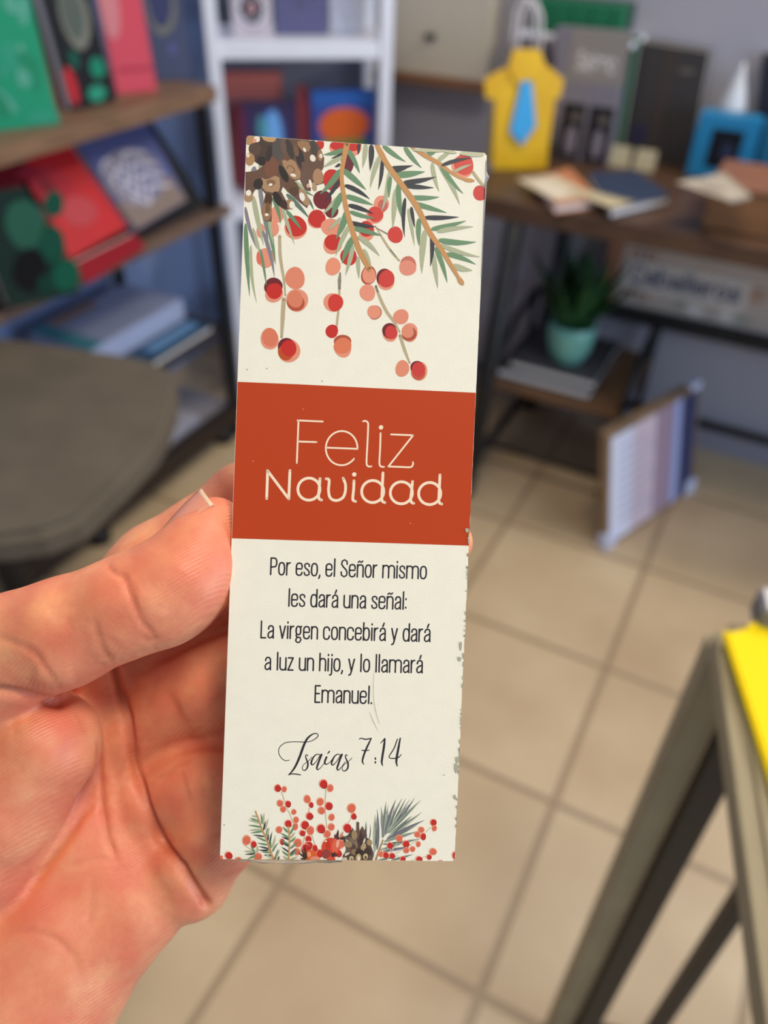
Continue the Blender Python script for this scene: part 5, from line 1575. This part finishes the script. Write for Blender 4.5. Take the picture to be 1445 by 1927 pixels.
def skin_material():
    m = D.materials.new('skin'); m.use_nodes = True
    nt = m.node_tree; b = nt.nodes['Principled BSDF']; L = nt.links.new
    tc = nt.nodes.new('ShaderNodeTexCoord')

    def noise(sc, det=4):
        n = nt.nodes.new('ShaderNodeTexNoise'); n.inputs['Scale'].default_value = sc; n.inputs['Detail'].default_value = det
        L(tc.outputs['Object'], n.inputs['Vector']); return n.outputs['Fac']

    def mixc(f, a, c):
        x = nt.nodes.new('ShaderNodeMix'); x.data_type = 'RGBA'
        L(f, x.inputs[0])
        for i, v in ((6, a), (7, c)):
            if isinstance(v, tuple):
                x.inputs[i].default_value = (*lin(v), 1)
            else:
                L(v, x.inputs[i])
        return x.outputs[2]

    def scale(v, k, o=0.0):
        x = nt.nodes.new('ShaderNodeMath'); x.operation = 'MULTIPLY_ADD'; L(v, x.inputs[0]); x.inputs[1].default_value = k; x.inputs[2].default_value = o
        x.use_clamp = True; return x.outputs[0]

    def attr(n):
        x = nt.nodes.new('ShaderNodeAttribute'); x.attribute_name = n; return x.outputs['Fac']
    c = mixc(scale(noise(85), 3.4, -1.2), (238, 164, 120), (224, 126, 94))
    c = mixc(scale(noise(420, 2), 1.4, -.5), c, (228, 138, 106))
    c = mixc(scale(attr('flush'), .55), c, (226, 112, 88))
    c = mixc(scale(attr('fold'), .4), c, (176, 76, 56))
    L(c, b.inputs['Base Color'])
    b.inputs['Roughness'].default_value = .46
    b.inputs['Specular IOR Level'].default_value = .42
    b.inputs['Subsurface Weight'].default_value = .22
    b.inputs['Subsurface Radius'].default_value = (1.0, .35, .18)
    b.inputs['Subsurface Scale'].default_value = .0025
    # ridges of the palm skin
    mp = nt.nodes.new('ShaderNodeMapping'); L(tc.outputs['Object'], mp.inputs[0]); mp.inputs['Rotation'].default_value = (.3, .2, .95)
    wv = nt.nodes.new('ShaderNodeTexWave'); wv.inputs['Scale'].default_value = 430; wv.inputs['Distortion'].default_value = 5.5; wv.inputs['Detail'].default_value = 2; wv.inputs['Detail Scale'].default_value = .12
    L(mp.outputs[0], wv.inputs['Vector'])
    b1 = nt.nodes.new('ShaderNodeBump'); b1.inputs['Strength'].default_value = .16; b1.inputs['Distance'].default_value = .0003
    L(wv.outputs['Fac'], b1.inputs['Height'])
    vo = nt.nodes.new('ShaderNodeTexVoronoi'); vo.inputs['Scale'].default_value = 700; vo.feature = 'DISTANCE_TO_EDGE'
    L(tc.outputs['Object'], vo.inputs['Vector'])
    b2 = nt.nodes.new('ShaderNodeBump'); b2.inputs['Strength'].default_value = .12; b2.inputs['Distance'].default_value = .0003
    L(vo.outputs['Distance'], b2.inputs['Height']); L(b1.outputs[0], b2.inputs['Normal'])
    b3 = nt.nodes.new('ShaderNodeBump'); b3.inputs['Strength'].default_value = .3; b3.inputs['Distance'].default_value = .0006
    L(noise(330, 3), b3.inputs['Height']); L(b2.outputs[0], b3.inputs['Normal'])
    L(b3.outputs[0], b.inputs['Normal'])
    return m


me.materials.append(skin_material())
ho = D.objects.new('hand', me); COL.objects.link(ho)
ho.matrix_world = MH
tag(ho, 'bare left hand pinching the bookmark between thumb and curled fingers, palm to the viewer', 'hand')

# thumb nail: a curved plate on the far upper side of the thumb tip
mb = MB()
nU, nV = 14, 8
A0, A1, B0, B1 = hp(324, 1008, 17.45), hp(403, 952, 17.75), hp(308, 998, 18.3), hp(382, 922, 18.35)
rows = []
for i in range(nU + 1):
    s_ = i / nU; row = []
    for j in range(nV + 1):
        t_ = j / nV
        q = (A0 * (1 - s_) + A1 * s_) * (1 - t_) + (B0 * (1 - s_) + B1 * s_) * t_
        q = q + np.array([-.62, .76, .2]) * (.07 * math.sin(math.pi * t_) + .03 * math.sin(math.pi * s_))
        row.append(q / 100)
    rows.append(row)
vt = [[mb.bm.verts.new(p) for p in r] for r in rows]
for i in range(nU):
    for j in range(nV):
        f = mb.bm.faces.new((vt[i][j], vt[i + 1][j], vt[i + 1][j + 1], vt[i][j + 1])); f.smooth = True
        f.material_index = 1 if i >= nU - 1 else 0
m_nail = mat('nail_plate', (228, 150, 122), .3)
m_nail2 = mat('nail_free_edge', (222, 192, 162), .35)
no = mb.build('thumbnail', [m_nail, m_nail2], ho)
no.matrix_parent_inverse = Matrix.Identity(4)
sm = no.modifiers.new('thickness', 'SOLIDIFY'); sm.thickness = .0006
no['label'] = 'thumbnail with pale free edge'
